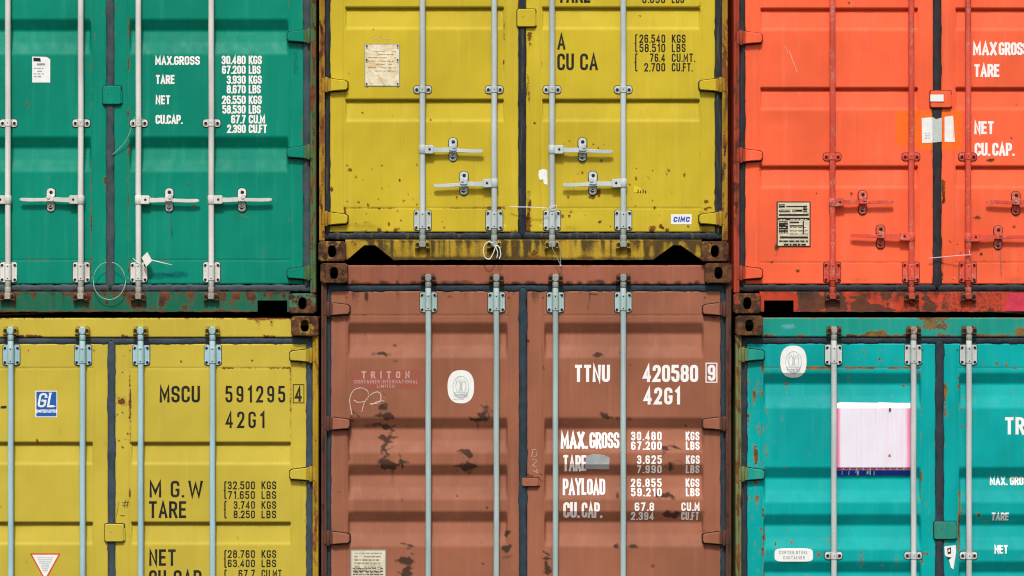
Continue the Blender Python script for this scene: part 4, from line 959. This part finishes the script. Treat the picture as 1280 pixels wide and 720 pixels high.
def nums(rows, xa, xb, ux0, ink=None, **kw):
    """rows: (value, x0, unit, unit x1, top, bottom)"""
    out = []
    for v, x0, u, ux1, a, b in rows:
        out.append((v, x0, xb, a, b, kw)); out.append((u, ux0, ux1, a, b, kw))
    return out
B = dict(t=.19, gap=.11); Bm = dict(t=.18, gap=.15); T = dict(t=.15, gap=.15)
specs = [
 dict(name='shipping_container', label='green container above the mustard one, white weight figures and a paper label on its doors', seed=1, age=.55,
  xl=-116, xr=395.5, yt=-151.5, yb=392, type='A', bands=[-123, 23.5, 170.5], seams=[325, -85], rec=[(-81, 114), (161, 361)], doors=[(-99, 132.7), (142.5, 379)],
  rods=[(10.5, 101.5), (173.5, 264.5)], guides=[154, -30], handles=[[(10.5, 250, -1), (101.5, 250, -1)], [(173.5, 250, 1), (264.5, 250, 1)]], htilt=0,
  hinges=[45, 190, 341, -100], latch=(140, 119, 23, 23), cuts=[('rect', 322, 359, 375.5), ('rect', -80, -43, 375.5)],
  paint=mp['green'], sillmat=mp['green_sill'], postmat=mp['green_post'], headmat=mp['green'], hingemat=mp['green'], bodymat=mp['green_sill'], hw=hw['cream'], cammat=cam_white, keepmat=keep_rust, castmat=cast_g, gasket=gk['green'], ink=M['ink_white'], marks=mk_g,
  text=[('MAX.GROSS', 194, 249.5, 70, 81, B), ('TARE', 194.5, 218, 93.5, 104.8, B), ('NET', 194.5, 212.5, 119, 130.2, B), ('CU.CAP.', 194.5, 227.5, 143.5, 154.8, B)] +
   nums([('30.480', 277, 'KGS', 327, 69.5, 80.2), ('67.200', 277.5, 'LBS', 325.5, 81.9, 92.2), ('3.930', 283.5, 'KGS', 327, 94.3, 104.7), ('8.670', 283.5, 'LBS', 325.5, 106.2, 116.7), ('26.550', 277.5, 'KGS', 327, 119.4, 130), ('58.530', 278, 'LBS', 325.5, 131.4, 142),
         ('67.7', 289, 'CU.M', 331, 143.6, 154.2), ('2.390', 284, 'CU.FT', 333.5, 155.6, 166.2)], 0, 306.8, 311, **B)),
 dict(name='shipping_container', label='bright yellow container above the brown one, speckled with rust, blue and white sticker low down', seed=2, age=.5,
  xl=398.5, xr=910, yt=-216.5, yb=327, type='B', bands=[-107, 8.7, 124], seams=[260], rec=[(431.4, 630), (677.5, 875)], doors=[(412.5, 648), (657.5, 894)],
  rods=[(528.2, 617.8), (690, 779)], guides=[112, -20], handles=[[(528.2, 187, 1), (617.8, 229, -1)], [(690, 187, 1), (779, 229, -1)]], htilt=.035,
  hinges=[106, 273, -60, -160], latch=(658, 22.5, 23, 22), cuts=[('tri', 434, 455, 469, 492, 306.5), ('tri', 816, 841, 851, 877, 306.5)],
  paint=mp['yel'], sillmat=mp['yel_sill'], postmat=mp['yel_post'], headmat=mp['yel'], hingemat=mp['yel'], bodymat=mp['yel_sill'], hw=hw['grey'], cammat=cam_grey, keepmat=keep_yel, castmat=cast_y, gasket=gk['yel'], ink=M['ink_black'], marks=mk_y1, sillmarks=mk_y1s,
  text=[('TARE', 697.5, 738, -17.5, 3.2, T), ('A', 697, 706.5, 41.7, 61.7, T), ('CU', 697, 717, 66.7, 87.5, T), ('CA', 725.5, 747, 66.7, 87.5, T), ('{', 793.5, 797, 42.5, 65, dict(t=.07)), ('{', 793.5, 797, 66.5, 89, dict(t=.07))] +
   nums([('8.690', 803, 'LBS', 855, -7, 3.6), ('26.540', 799.5, 'KGS', 857, 43, 53.3), ('58.510', 799.5, 'LBS', 857, 54.5, 64.8), ('76.4', 812.5, 'CU.MT.', 868.5, 66.7, 77), ('2.700', 805.5, 'CU.FT.', 865.5, 78.6, 89)], 0, 831.5, 840, t=.15, gap=.2)),
 dict(name='shipping_container', label='orange red container above the teal one, with red lock rods and a data plate', seed=3, age=.4,
  xl=916.5, xr=1428, yt=-151.5, yb=392, type='B', bands=[-89, 10, 109.5, 207.5], seams=[328], rec=[(950.5, 1148), (1194.5, 1394)], doors=[(931.5, 1166.5), (1177, 1413)],
  rods=[(1040.3, 1138.8), (1209.8, 1308)], guides=[196, -20], handles=[[(1040.3, 253, 1), (1138.8, 296, -1)], [(1209.8, 297, 1), (1308, 254, -1)]], htilt=-.02,
  hinges=[47, 194, 341, -100], latch=(1176, 124, 26, 21), cuts=[('rect', 955, 992, 375.5), ('rect', 1352, 1389, 375.5)],
  paint=mp['red'], sillmat=mp['red_sill'], postmat=mp['red_post'], headmat=mp['red'], hingemat=mp['red'], bodymat=mp['red_sill'], hw=hw['red'], claspmat=paint('clasp_worn_red', (220, 96, 76), rust=.26, grime=.1, rustcol=((96,72,62),(206,190,176))), cammat=cam_red, keepmat=keep_rust, castmat=cast_r, gasket=gk['red'], ink=M['ink_white'], marks=mk_r, sillmarks=mk_rs,
  text=[('MAX', 1216.7, 1246, 52.6, 69, B), ('GROSS', 1249, 1286, 52.6, 69, B), ('TARE', 1218, 1249.5, 80, 96.2, B), ('NET', 1218.5, 1242.5, 151.4, 167.6, B), ('CU.', 1219, 1237, 178.4, 194.7, B), ('CAP.', 1241, 1267.5, 178.4, 194.7, B)] ),
 dict(name='shipping_container', label='mustard container below the green one, black MSCU 591295 lettering and a triangular warning sticker', seed=4, age=.35,
  xl=-113, xr=398.5, yt=395, yb=938.6, type='B', bands=[553, 653, 753, 850], seams=[460, 880], rec=[(-79, 116), (163.5, 363.5)], doors=[(-97, 134.5), (144, 383)],
  rods=[(14, 103.7), (176.3, 266)], guides=[760], handles=[[(14, 800, 1), (103.7, 842, -1)], [(176.3, 800, 1), (266, 842, -1)]],
  hinges=[444, 592, 740, 885], latch=(143, 666, 24, 22), cuts=[('rect', 322, 359, 922), ('rect', -80, -43, 922)],
  paint=mp['yel2'], sillmat=mp['yel_sill'], postmat=mp['yel2_post'], headmat=mp['yel2'], hingemat=mp['yel2'], bodymat=mp['yel_sill'], hw=hw['blue'], cammat=hw['blue'], keepmat=keep_yel, castmat=cast_y, gasket=gk['yel2'], ink=M['ink_black'], marks=mk_y2,
  text=[('MSCU', 199.5, 249.5, 482.3, 503, T), ('591295', 282, 356, 482.3, 503, dict(t=.135, gap=.38)), ('4', 368.6, 377.2, 482.8, 502, T), ('42G1', 282, 330.5, 514.4, 535, dict(t=.135, gap=.36)),
        ('M', 186.5, 201.5, 601, 621.7, T), ('G', 213.2, 224, 601, 621.7, T), ('.', 226, 229, 601, 621.7, T), ('W', 235, 253.5, 601, 621.7, T), ('TARE', 186, 232.5, 626.6, 647.5, T), ('NET', 186.5, 219.5, 686.8, 707.2, T), ('CU', 186.5, 207, 712.8, 733.2, T), ('CAP', 217, 251.5, 712.8, 733.2, T),
        ('{', 279.8, 283.2, 601.5, 624, dict(t=.07)), ('{', 279.8, 283.2, 626, 648, dict(t=.07)), ('{', 279.8, 283.2, 687.5, 710, dict(t=.07)), ('{', 279.8, 283.2, 712, 734, dict(t=.07)), ('#', 152.5, 161.5, 625, 635, dict(t=.08, mat=M['graphite'])), ('-', 152, 158, 642, 647.5, dict(t=.18, slant=-.3, mat=M['graphite']))] +
   nums([('32.500', 284.5, 'KGS', 345, 601.7, 611.6), ('71.650', 284.8, 'LBS', 345, 613.9, 623.6), ('3.740', 292, 'KGS', 345, 626.5, 636), ('8.250', 292, 'LBS', 345, 638.2, 647.8), ('28.760', 284.5, 'KGS', 345, 687.8, 697.4), ('63.400', 284.5, 'LBS', 345, 699.6, 709), ('67.7', 298, 'CU.MT.', 354, 712.3, 722), ('2.390', 292, 'CU.FT.', 351, 724, 733.5)], 0, 318.4, 326.8, t=.15, gap=.2)),
 dict(name='shipping_container', label='reddish brown container below the bright yellow one, white TTNU 420580 lettering and dark scuffs', seed=5, age=.45,
  xl=401, xr=914.5, yt=329, yb=872.6, type='A', bands=[403, 522, 580.5, 639, 757], seams=[394, 820], rec=[(434.5, 635), (680, 880)], doors=[(413.5, 649), (659, 901)],
  rods=[(535.5, 620.5), (694.3, 779)], guides=[735], handles=[[(535.5, 770, 1), (620.5, 800, -1)], [(694.3, 770, 1), (779, 800, -1)]],
  hinges=[386, 529, 672, 815], latch=(663, 602.5, 21, 10.5), cuts=[],
  paint=mp['brn'], sillmat=mp['brn_head'], postmat=mp['brn_post'], headmat=mp['brn_head'], hingemat=mp['brn'], bodymat=mp['brn_post'], hw=hw['aqua'], cammat=cam_grey, keepmat=keep_rust, castmat=cast_d, gasket=gk['brn'], ink=M['ink_white'], marks=mk_b,
  text=[('TTNU', 718.6, 762, 456, 477.6, Bm), ('420580', 804, 872.3, 456, 477.6, Bm), ('9', 885.2, 894, 456, 476, Bm), ('42G1', 805, 850, 484.4, 505.7, dict(t=.18, gap=.22)),
        ('MAX.', 701.4, 733.5, 540.2, 561, B), ('GROSS', 737.5, 774, 540.2, 561, B), ('TARE', 704, 733, 568.5, 589.5, B), ('PAYLOAD', 704, 756.3, 598.4, 619.2, B), ('CU.', 704.5, 723.5, 627.6, 648, B), ('CAP.', 727.5, 752, 627.6, 648, B),
        ('TRITON', 452, 512, 464.2, 472.8, dict(t=.20, gap=.75, serif=True, mat=M['ink_pink'])), ('CONTAINER INTERNATIONAL', 443, 522, 474.9, 479.4, dict(t=.16, gap=.3, mat=M['ink_pink'])), ('LIMITED', 471, 493, 480.8, 484.8, dict(t=.16, gap=.3, mat=M['ink_pink']))] +
   nums([('30.480', 789.2, 'KGS', 874.4, 540, 550.8), ('67.200', 789.2, 'LBS', 874.4, 552.2, 562.4), ('3.625', 796.4, 'KGS', 874.4, 569.2, 580), ('7.990', 796.4, 'LBS', 874.4, 581.6, 592), ('26.855', 789, 'KGS', 874.4, 598.8, 609.2), ('59.210', 789, 'LBS', 874.4, 610.4, 620.6)], 0, 827.2, 857.8, t=.19, gap=.24) +
   nums([('67.8', 793.5, 'CU.M', 874.4, 628.2, 638.8), ('2.394', 789, 'CU.FT', 873.8, 640, 650.8)], 0, 817.6, 852, t=.19, gap=.2)),
 dict(name='shipping_container', label='teal container below the orange red one, faded pink poster between its left lock rods', seed=6, age=.7,
  xl=919, xr=1430.5, yt=394.5, yb=938.1, type='A', bands=[466, 584, 643, 702, 761], seams=[460, 880], rec=[(954, 1152), (1198.5, 1397)], doors=[(934, 1169.5), (1180, 1415)],
  rods=[(1042, 1141.5), (1210.7, 1308)], guides=[694.5], handles=[[(1042, 800, 1), (1141.5, 842, -1)], [(1210.7, 842, 1), (1308, 800, -1)]],
  hinges=[443, 592, 740, 885], latch=(1181.5, 663, 28, 22), cuts=[('rect', 955, 992, 922), ('rect', 1352, 1389, 922)],
  paint=mp['tea'], sillmat=mp['tea_head'], postmat=mp['tea_post'], headmat=mp['tea_head'], hingemat=mp['tea_head'], latchmat=paint('latch_teal_rusty', (40, 140, 124), rust=.22, grime=.1, rustcol=((92,60,36),(132,100,58))), bodymat=mp['tea_post'], hw=hw['teal'], cammat=cam_white, keepmat=keep_rust, castmat=M['casting'], gasket=gk['tea'], ink=M['ink_white'], marks=mk_t, headmarks=mk_th,
  text=[('TRIU', 1256.5, 1300, 521.5, 543.2, Bm), ('MAX.', 1238.7, 1260, 596.4, 606.9, B), ('GROSS', 1264, 1292, 596.4, 606.9, B), ('TARE', 1240, 1261.4, 640.8, 651, B), ('NET', 1243.6, 1260.2, 681.6, 692.2, B)]),
]
CS = [build(s) for s in specs]
G_, Y1_, R_, Y2_, B_, T_ = CS

# ---------------------------------------------------------------- stickers, plates and scribbles
def lines(x0, x1, y0, y1, n, m, seed=1, t=1.0, minw=.5):
    rs = random.Random(seed); out = []
    for k in range(n):
        y = y0+(y1-y0)*k/(max(1, n-1)); x = x0
        while x < x1-2:
            w_ = rs.uniform(2, 7); e = min(x+w_, x1)
            if rs.random() < .85: out.append((rect(x, y, e, y+t), m))
            x = e+rs.uniform(.7, 1.6)
    return out
W = M['stk_white']
sticker(G_, 'paper_label', 'white paper label with a cut corner', [([(40, 103), (62.5, 103), (62.5, 74), (58, 71), (40, 70.5)], W), ([(41.5, 76.5), (51, 77), (50, 72.3), (41.5, 72)], M['stk_black']), (rect(46, 79, 56, 81.6), M['stk_grey'])] + lines(42, 55, 85, 95, 4, M['stk_grey'], 3, .8))
sticker(Y1_, 'data_plate', 'pale worn data plate with rivets', [(rect(455.6, 54.6, 499.6, 107.8), M['stk_grey']), (rect(456.6, 55.6, 498.6, 106.8), M['plate'])] + lines(460, 495, 59, 86, 8, M['plate'], 5, 1.0) + [(oval(a, b, 1.3, 1.3, 8, 2), M['stk_black']) for a in (458.4, 497) for b in (57.4, 75, 105)], off=.003)
sticker(Y1_, 'maker_sticker', 'white sticker with blue letters CIMC', [(rect(838.8, 267.6, 864.6, 280.4), W)])
def extra_text(C, name, txt, a, b, t0, t1, mat, off=.0024, label=None, **kw):
    bm = bmesh.new(); text_geo(bm, txt, a, b, t0, t1, **kw); di = C.which(a); C.drape(bm, di, off)
    o = from_bm(name, bm, mat, C.doors[di], origin=C.origin)
    o['label'] = label or 'printed lettering reading '+txt
    return o
extra_text(Y1_, 'sticker_print', 'CIMC', 841.5, 862, 270.8, 277.4, M['stk_blue'], t=.26, gap=.12, slant=.12)
sticker(Y1_, 'torn_sticker', 'torn white sticker remains', [([(673.5, 213), (679, 211), (684, 212.5), (684.5, 231), (680, 230), (679, 224), (675, 225), (673, 219)], W)])
sticker(Y1_, 'yellow_sticker', 'small yellow sticker with dark scribble', [([(792.5, 231.5), (800, 234), (804, 241), (792.5, 240)], M['stk_yellow'])] + [(rect(797+k*3.1, 237.0+(k % 2), 798.4+k*3.1, 241), M['stk_black']) for k in range(4)])
sticker(R_, 'data_plate', 'black and cream data plate with rusty rivets', [(rect(970.8, 251.8, 1013.4, 308.6), M['stk_black']), (rect(972.4, 253.2, 1012, 307), M['stk_cream']),
    (rect(973.5, 255, 981, 260), M['stk_black']), (rect(983, 257.4, 1006, 259), M['stk_black']), (rect(973.5, 262.5, 988, 265), M['stk_black']), (rect(990, 262, 1003, 264.6), M['stk_black']), (rect(1004, 257, 1009, 265), M['stk_black']), (rect(973.5, 267.2, 1011, 269.6), M['stk_black']), (rect(972.6, 272, 1011.8, 275), M['stk_black']),
    (rect(973.5, 276.5, 985, 291), M['stk_black']), (rect(987, 281.4, 1004, 282.8), M['stk_black']), (rect(1003.6, 276, 1005, 292), M['stk_black']), (rect(987, 277, 999, 278.6), M['stk_black']), (rect(975, 295.5, 1010, 297.6), M['stk_black'])] + lines(974, 1010, 300.5, 304.5, 2, M['stk_black'], 9, 1.6) + lines(974.5, 1011, 256, 274, 6, M['stk_cream'], 19, .7) + lines(974, 985, 278, 290, 5, M['stk_cream'], 20, .7) + lines(987, 1010, 284, 292, 3, M['stk_black'], 21, .8), off=.003)
sticker(R_, 'latch_sticker', 'white sticker on the red latch block', [(rect(1162.4, 118.4, 1179, 127), W)], off=.0285)
sticker(R_, 'seal_sticker', 'white sticker left of the middle seam', [([(1152.4, 147.5), (1152.8, 178.8), (1166.2, 178.2), (1166.2, 146.4)], W)] + lines(1156, 1165, 166, 172, 3, M['stk_greyblue'], 4, .9))
sticker(R_, 'seal_sticker', 'white sticker right of the middle seam', [([(1181, 146), (1191.6, 144.4), (1194, 177.4), (1181, 177.2)], W)])
# the part of the sticker that bridges the rubber
bm = bmesh.new(); prism(bm, [(X(1166.3), Z(178.2)), (X(1177.2), Z(177.2)), (X(1177.2), Z(147)), (X(1170), Z(149)), (X(1166.3), Z(146.4))], .049, .0495, ch=.0001)
o = from_bm('seal_sticker', bm, M['stk_greyblue'], R_.doors[0], origin=R_.origin); o['label'] = 'white sticker piece over the middle rubber seal'
sticker(Y2_, 'certification_sticker', 'blue sticker with white letters GL', [(rect(43.8, 488.4, 71.2, 521.8), W), (rect(45.2, 489.6, 70.2, 512), M['stk_blue']), (rect(45.2, 512, 70.2, 516), M['stk_white']), (rect(45.2, 516.2, 70.2, 520.4), M['stk_blue'])])
extra_text(Y2_, 'sticker_print', 'GL', 46.5, 67, 491.5, 509, M['stk_white'], t=.13, gap=.12, slant=.16, serif=True, vt=.15)
def font_text(C, name, txt, a, b, t0, t1, mat, off=.0026, label=None):
    """built-in face, used for the small upper and lower case print"""
    cu = bpy.data.curves.new(name, 'FONT'); cu.body = txt; cu.resolution_u = 3
    ob = bpy.data.objects.new('tmp', cu); col.objects.link(ob); dg = bpy.context.evaluated_depsgraph_get()
    me = bpy.data.meshes.new_from_object(ob.evaluated_get(dg)); bpy.data.objects.remove(ob)
    bm = bmesh.new(); bm.from_mesh(me); bpy.data.meshes.remove(me)
    xs = [v.co.x for v in bm.verts]; ys = [v.co.y for v in bm.verts]
    for v in bm.verts:
        fx = (v.co.x-min(xs))/(max(xs)-min(xs)); fy = (v.co.y-min(ys))/(max(ys)-min(ys))
        v.co = (X(a+(b-a)*fx), 0, Z(t1+(t0-t1)*fy))
    di = C.which(a); C.drape(bm, di, off)
    o = from_bm(name, bm, mat, C.doors[di], origin=C.origin); o['label'] = label or 'small print reading '+txt
    return o
font_text(Y2_, 'sticker_print', 'Certified', 46.5, 69, 511.6, 516.2, M['stk_blue'])
tri = lambda k: [(37+k*1.9, 691.8+k*1.2), (56.2, 727-k*2.4), (75.4-k*1.9, 691.8+k*1.2)][::-1]
sticker(Y2_, 'warning_sticker', 'white triangle with an orange edge, point down', [([(p[0], p[1]) for p in tri(0)], M['stk_orange']), (tri(1.5), W)] +
    [(rect(56.2-h, y, 56.2+h, y+.9), M['stk_greyblue']) for y, h in ((696.5, 10), (698.8, 9), (701.1, 8), (703.4, 7), (705.8, 5), (708, 5), (710.3, 3.5), (712.6, 3))])
sticker(Y2_, 'black_mark', 'black marker stroke beside the lock rod', [([(0.5, 510.4), (6.5, 510.6), (8.4, 508.6), (7, 507.2), (0.5, 507.8)], M['stk_black']), ], off=.0016)
def boxline(C, a, b, c_, d_, t, mat, dbl=False):
    for rr in ([rect(a, b, c_, b+t), rect(a, d_-t, c_, d_), rect(a, b+t, a+t, d_-t), rect(c_-t, b+t, c_, d_-t)],):
        sticker(C, 'check_digit_frame', 'painted frame round the last digit', [(p, mat) for p in rr], off=.0013)
boxline(Y2_, 366, 480.3, 380.2, 504, .9, M['ink_black']); boxline(B_, 882, 453.4, 896.8, 478.4, 1.3, M['ink_white'])
# brown container
sticker(B_, 'name_panel', 'dull red panel behind the pink name', [(rect(438.5, 462.4, 526.8, 486.2), M['ink_plum'])], off=.0007)
def emblem(C, cx, cy, rx, ry, label, ringm):
    P_ = [(oval(cx, cy, rx, ry), W)]
    P_ += [(q, ringm) for q in ringpoly(cx, cy, rx*.62, ry*.66, .7)] + [(q, ringm) for q in ringpoly(cx-rx*.22, cy-ry*.1, rx*.18, ry*.36, .6, 14)] + [(q, ringm) for q in ringpoly(cx+rx*.22, cy-ry*.1, rx*.18, ry*.36, .6, 14)]
    P_ += [(rect(cx-rx*.5, cy+ry*.3, cx+rx*.5, cy+ry*.36), ringm), (rect(cx-.4, cy-ry*.55, cx+.4, cy+ry*.5), ringm)]
    P_ += lines(cx-rx*.55, cx+rx*.55, cy+ry*.42, cy+ry*.56, 2, ringm, 8, .8)
    return sticker(C, 'oval_sticker', label, P_)
emblem(B_, 576, 483.5, 16.6, 20.8, 'white oval sticker with a grey green emblem', M['stk_greyblue'])
emblem(T_, 992, 452.2, 16.4, 20.2, 'white oval sticker with a faint grey emblem', M['stk_greyblue'])
sticker(B_, 'data_plate', 'yellowed data plate', [(rect(438, 687, 482.6, 742), M['stk_grey']), (rect(439.2, 688.4, 481.4, 741), M['stk_cream'])] + lines(443, 477, 691, 715, 7, M['stk_grey'], 12, 1.0) + lines(441, 479, 710, 734, 7, M['stk_black'], 13, .9), off=.003)
sticker(B_, 'tape_patch', 'grey tape over the end of the word TARE', [([(731, 586.6), (761.6, 587), (762, 572), (755, 568.6), (742, 567.2), (733, 570)], M['tape'])], off=.003)
def scribble(C, name, label, strokes_, hw_, mat):
    bm = bmesh.new()
    for k, st in enumerate(strokes_):
        p = smooth_path([(X(a), 0, Z(b)) for a, b in st], 6); stroke(bm, [Vector((q.x, q.z)) for q in p], hw_*U, -k*.0001)
    di = C.which(strokes_[0][0][0]); C.drape(bm, di, .0014)
    o = from_bm(name, bm, mat, C.doors[di], origin=C.origin); o['label'] = label
scribble(B_, 'chalk_scribble', 'pale chalk scribble under the pink name', [[(440, 519), (437, 500), (442, 488), (452, 485), (460, 490), (458, 500), (448, 503), (442, 500)], [(452, 515), (456, 502), (464, 493), (472, 490), (476, 494), (474, 503), (462, 505)], [(464, 506), (472, 502), (480, 501)]], .5, M['chalk'])
scribble(B_, 'chalk_scribble', 'pale chalk figures on the right door edge', [[(666, 562), (671, 563), (670, 570), (665, 571), (666, 562)], [(665, 574), (671, 576), (666, 582), (671, 583)], [(670, 586), (672, 591), (666, 588)], ], .4, M['chalk'])
scribble(Y1_, 'chalk_scribble', 'faint white writing above the data plate', [[(462, 47), (466, 45), (468, 49), (472, 48)], [(473, 50), (474, 44), (477, 48), (480, 47), (483, 49), (487, 48)]], .35, M['chalk'])
scribble(R_, 'scratch_mark', 'pale scratch on the left door', [[(986, 62), (991, 75), (997, 91)], [(981, 57), (985, 66)]], .3, M['chalk'])
scribble(Y2_, 'pencil_mark', 'thin pencil stroke near the latch', [[(145, 646), (147, 636), (148, 628)]], .25, M['graphite'])
# teal container
sticker(T_, 'steel_sticker', 'white rounded sticker', [(oval(992.4, 694, 24, 8.4, 40, 5), W)])
extra_text(T_, 'sticker_print', 'CORTEN STEEL', 974, 1010, 688.6, 692.6, M['stk_grey'], t=.14, gap=.3, off=.0024)
extra_text(T_, 'sticker_print', 'CONTAINER', 979, 1006, 695.2, 699.2, M['stk_grey'], t=.14, gap=.3, off=.0024)
sticker(T_, 'poster', 'faded pink and white poster', [([(1046.4, 588), (1138.4, 588), (1138.4, 503.6), (1122, 503.8), (1100, 502.9), (1096, 503.6), (1050, 502.8), (1046.4, 504)], M['poster']), (rect(1046.4, 503.9, 1138.4, 510.4), W), (rect(1046.4, 588, 1138.4, 595), M['navy'])] +
    [(rect(1046.8+k*8.4, 585+random.uniform(0, .5), 1053.6+k*8.4, 587), M['crimson']) for k in range(11)] + [(rect(1084+k*2.6, 589, 1084.7+k*2.6, 593+random.uniform(0, 1.5)), W) for k in (-12, -8.7, -4, 0, 1, 3.4)] + [(rect(x, 588, x+.9, 590.5+q), W) for x, q in ((1070, 1), (1072, 4), (1085, 2), (1088, 3.5))] + [(oval(1112.5, 512, 1.5, 2.4, 10, 2), keep_rust), (oval(1112, 569, 1.6, 1.2, 10, 2), keep_yel)], off=.002)
sticker(T_, 'torn_sticker', 'torn white sticker with dark print below the latch', [([(1180.6, 683), (1194.8, 681.6), (1195.4, 690), (1192, 712), (1189, 709.6), (1186, 698), (1181.4, 694)], W), ([(1184, 686), (1189, 684), (1189, 692), (1185, 693)], M['stk_black']), ([(1185.4, 687.6), (1187.6, 686.4), (1187.6, 689.6), (1186, 690.4)], W), ([(1183, 696), (1190, 697), (1186, 700)], M['stk_black'])])
bm = bmesh.new(); prism(bm, [(X(1256), Z(388.5)), (X(1292), Z(389)), (X(1292), Z(366.5)), (X(1262), Z(366)), (X(1258), Z(372))], .0445, .046, ch=.0003)
o = from_bm('paint_patch', bm, plain('patch_crimson', (214, 58, 82), .6, .3, 25), R_.root, origin=R_.origin); o['label'] = 'crimson pink paint patch on the sill'

# ---------------------------------------------------------------- ties and seals: things that hang on the containers
def hang(name, label, cat, group, parts, mats):
    """parts: list of (points in px with depth, radius, material index)"""
    bm = bmesh.new(); allp = [p for q in parts for p in q[0]]
    o_ = (X(allp[0][0]), allp[0][2], Z(allp[0][1]))
    for pts, r, mi in parts:
        if len(pts) > 2: path = smooth_path([(X(a), y, Z(b)) for a, b, y in pts], 6)
        else: path = [(X(a), y, Z(b)) for a, b, y in pts]
        tube(bm, path, r, 7, mi)
    return bm, o_
def thing(bm, o_, name, label, cat, group, mats):
    o = from_bm(name, bm, mats, None, loc=o_, origin=o_); o['label'] = label; o['category'] = cat
    if group: o['group'] = group
    return o
TG = 'plastic ties and wire seals left on the door hardware'
ring = [(137.5+20*math.cos(R(a)), 351-23.5*math.sin(R(a)), .012 if a % 180 else .03) for a in range(100, 441, 20)]
bm, q = hang('', '', '', '', [(ring, .0024, 0)], None); thing(bm, q, 'cable_tie', 'large pale loop hanging over the grey seam at the foot of the green doors', 'cable tie', TG, [M['plastic_green']])
bm, q = hang('', '', '', '', [([(167, 151, .0), (163, 166, .02), (155, 180, .035), (140, 194, .05)], .0022, 0), ([(166, 151, .012), (171, 147, .0), (177, 147, .0), (180, 151, .01)], .002, 0)], None); thing(bm, q, 'cable_tie', 'curved pale green tie trailing from a lock rod guide on the green right door', 'cable tie', TG, [M['plastic_green']])
bm, q = hang('', '', '', '', [([(167, 323, .01), (172, 327, .005), (178, 330, .0)], .002, 0), ([(190, 325, -.004), (216, 331.5, .01)], .003, 0)], None)
loops(bm, [[(X(a), y, Z(b)) for a, b in ((178.5, 322), (185.5, 315), (191.5, 326), (184, 333.5))] for y in (-.002, -.008)]); thing(bm, q, 'security_seal', 'white tag with a straight tail above the bottom bracket of the green right door', 'seal', TG, [M['plastic']])
bm, q = hang('', '', '', '', [([(211.6, 258, .008), (212.6, 270, .02), (214.8, 291, .035)], .0022, 0)], None); thing(bm, q, 'cable_tie', 'short blue grey tie hanging from a handle clasp on the green right door', 'cable tie', TG, [M['plastic_blue']])
bm, q = hang('', '', '', '', [([(637, 258.8, .03), (660, 259.2, .005), (684, 260.2, .004)], .0026, 0), ([(684, 263, .006), (688, 259, -.0), (695, 257, .004), (694, 262, .006), (686, 263, .006)], .0022, 0)], None); thing(bm, q, 'cable_tie', 'straight white tie across the black seam of the bright yellow doors', 'cable tie', TG, [M['plastic']])
bm, q = hang('', '', '', '', [([(617, 304, -.01), (609, 303, -.01), (604.5, 311, -.012), (606, 321, -.012), (612, 324, -.012), (617, 316, -.014), (620, 308, -.014), (624, 309, -.012), (626, 318, -.012), (624, 324, -.012)], .0034, 0), ([(618, 306, -.016), (622, 315, -.018), (621, 323, -.015)], .003, 0)], None); thing(bm, q, 'cord', 'knotted white cord on a cam lock under the bright yellow left door', 'cord', TG, [M['plastic']])
bm, q = hang('', '', '', '', [([(688, 302, -.008), (691, 312, -.012), (696, 322, -.012), (700.5, 331, -.012)], .0024, 0), ([(697, 302, -.008), (700, 312, -.012), (700.5, 322, -.012), (700.5, 331, -.012)], .0024, 0)], None)
bmesh.ops.create_uvsphere(bm, u_segments=10, v_segments=8, radius=.011, matrix=Matrix.Translation((X(700.6), -.012, Z(333)))); thing(bm, q, 'wire_seal', 'wire loop with a round lead seal under the bright yellow right door', 'seal', TG, [M['steel_wire']])
bm, q = hang('', '', '', '', [([(1160.5, 323, .03), (1176, 321.5, .03), (1198, 319.6, .01), (1213, 318.6, .004)], .0027, 0), ([(1210, 313, .004), (1212, 324, .004)], .002, 0)], None); thing(bm, q, 'cable_tie', 'pale pink tie crossing the black seam of the orange red doors', 'cable tie', TG, [M['plastic_pink']])
bm, q = hang('', '', '', '', [([(1248.4, 304, .0), (1250.6, 320, .03), (1251.4, 343, .045)], .0016, 0)], None); thing(bm, q, 'wire_seal', 'thin grey wire hanging from a clasp on the orange red right door', 'wire', TG, [M['plastic_blue']])
print('built', len(bpy.data.objects), 'objects')
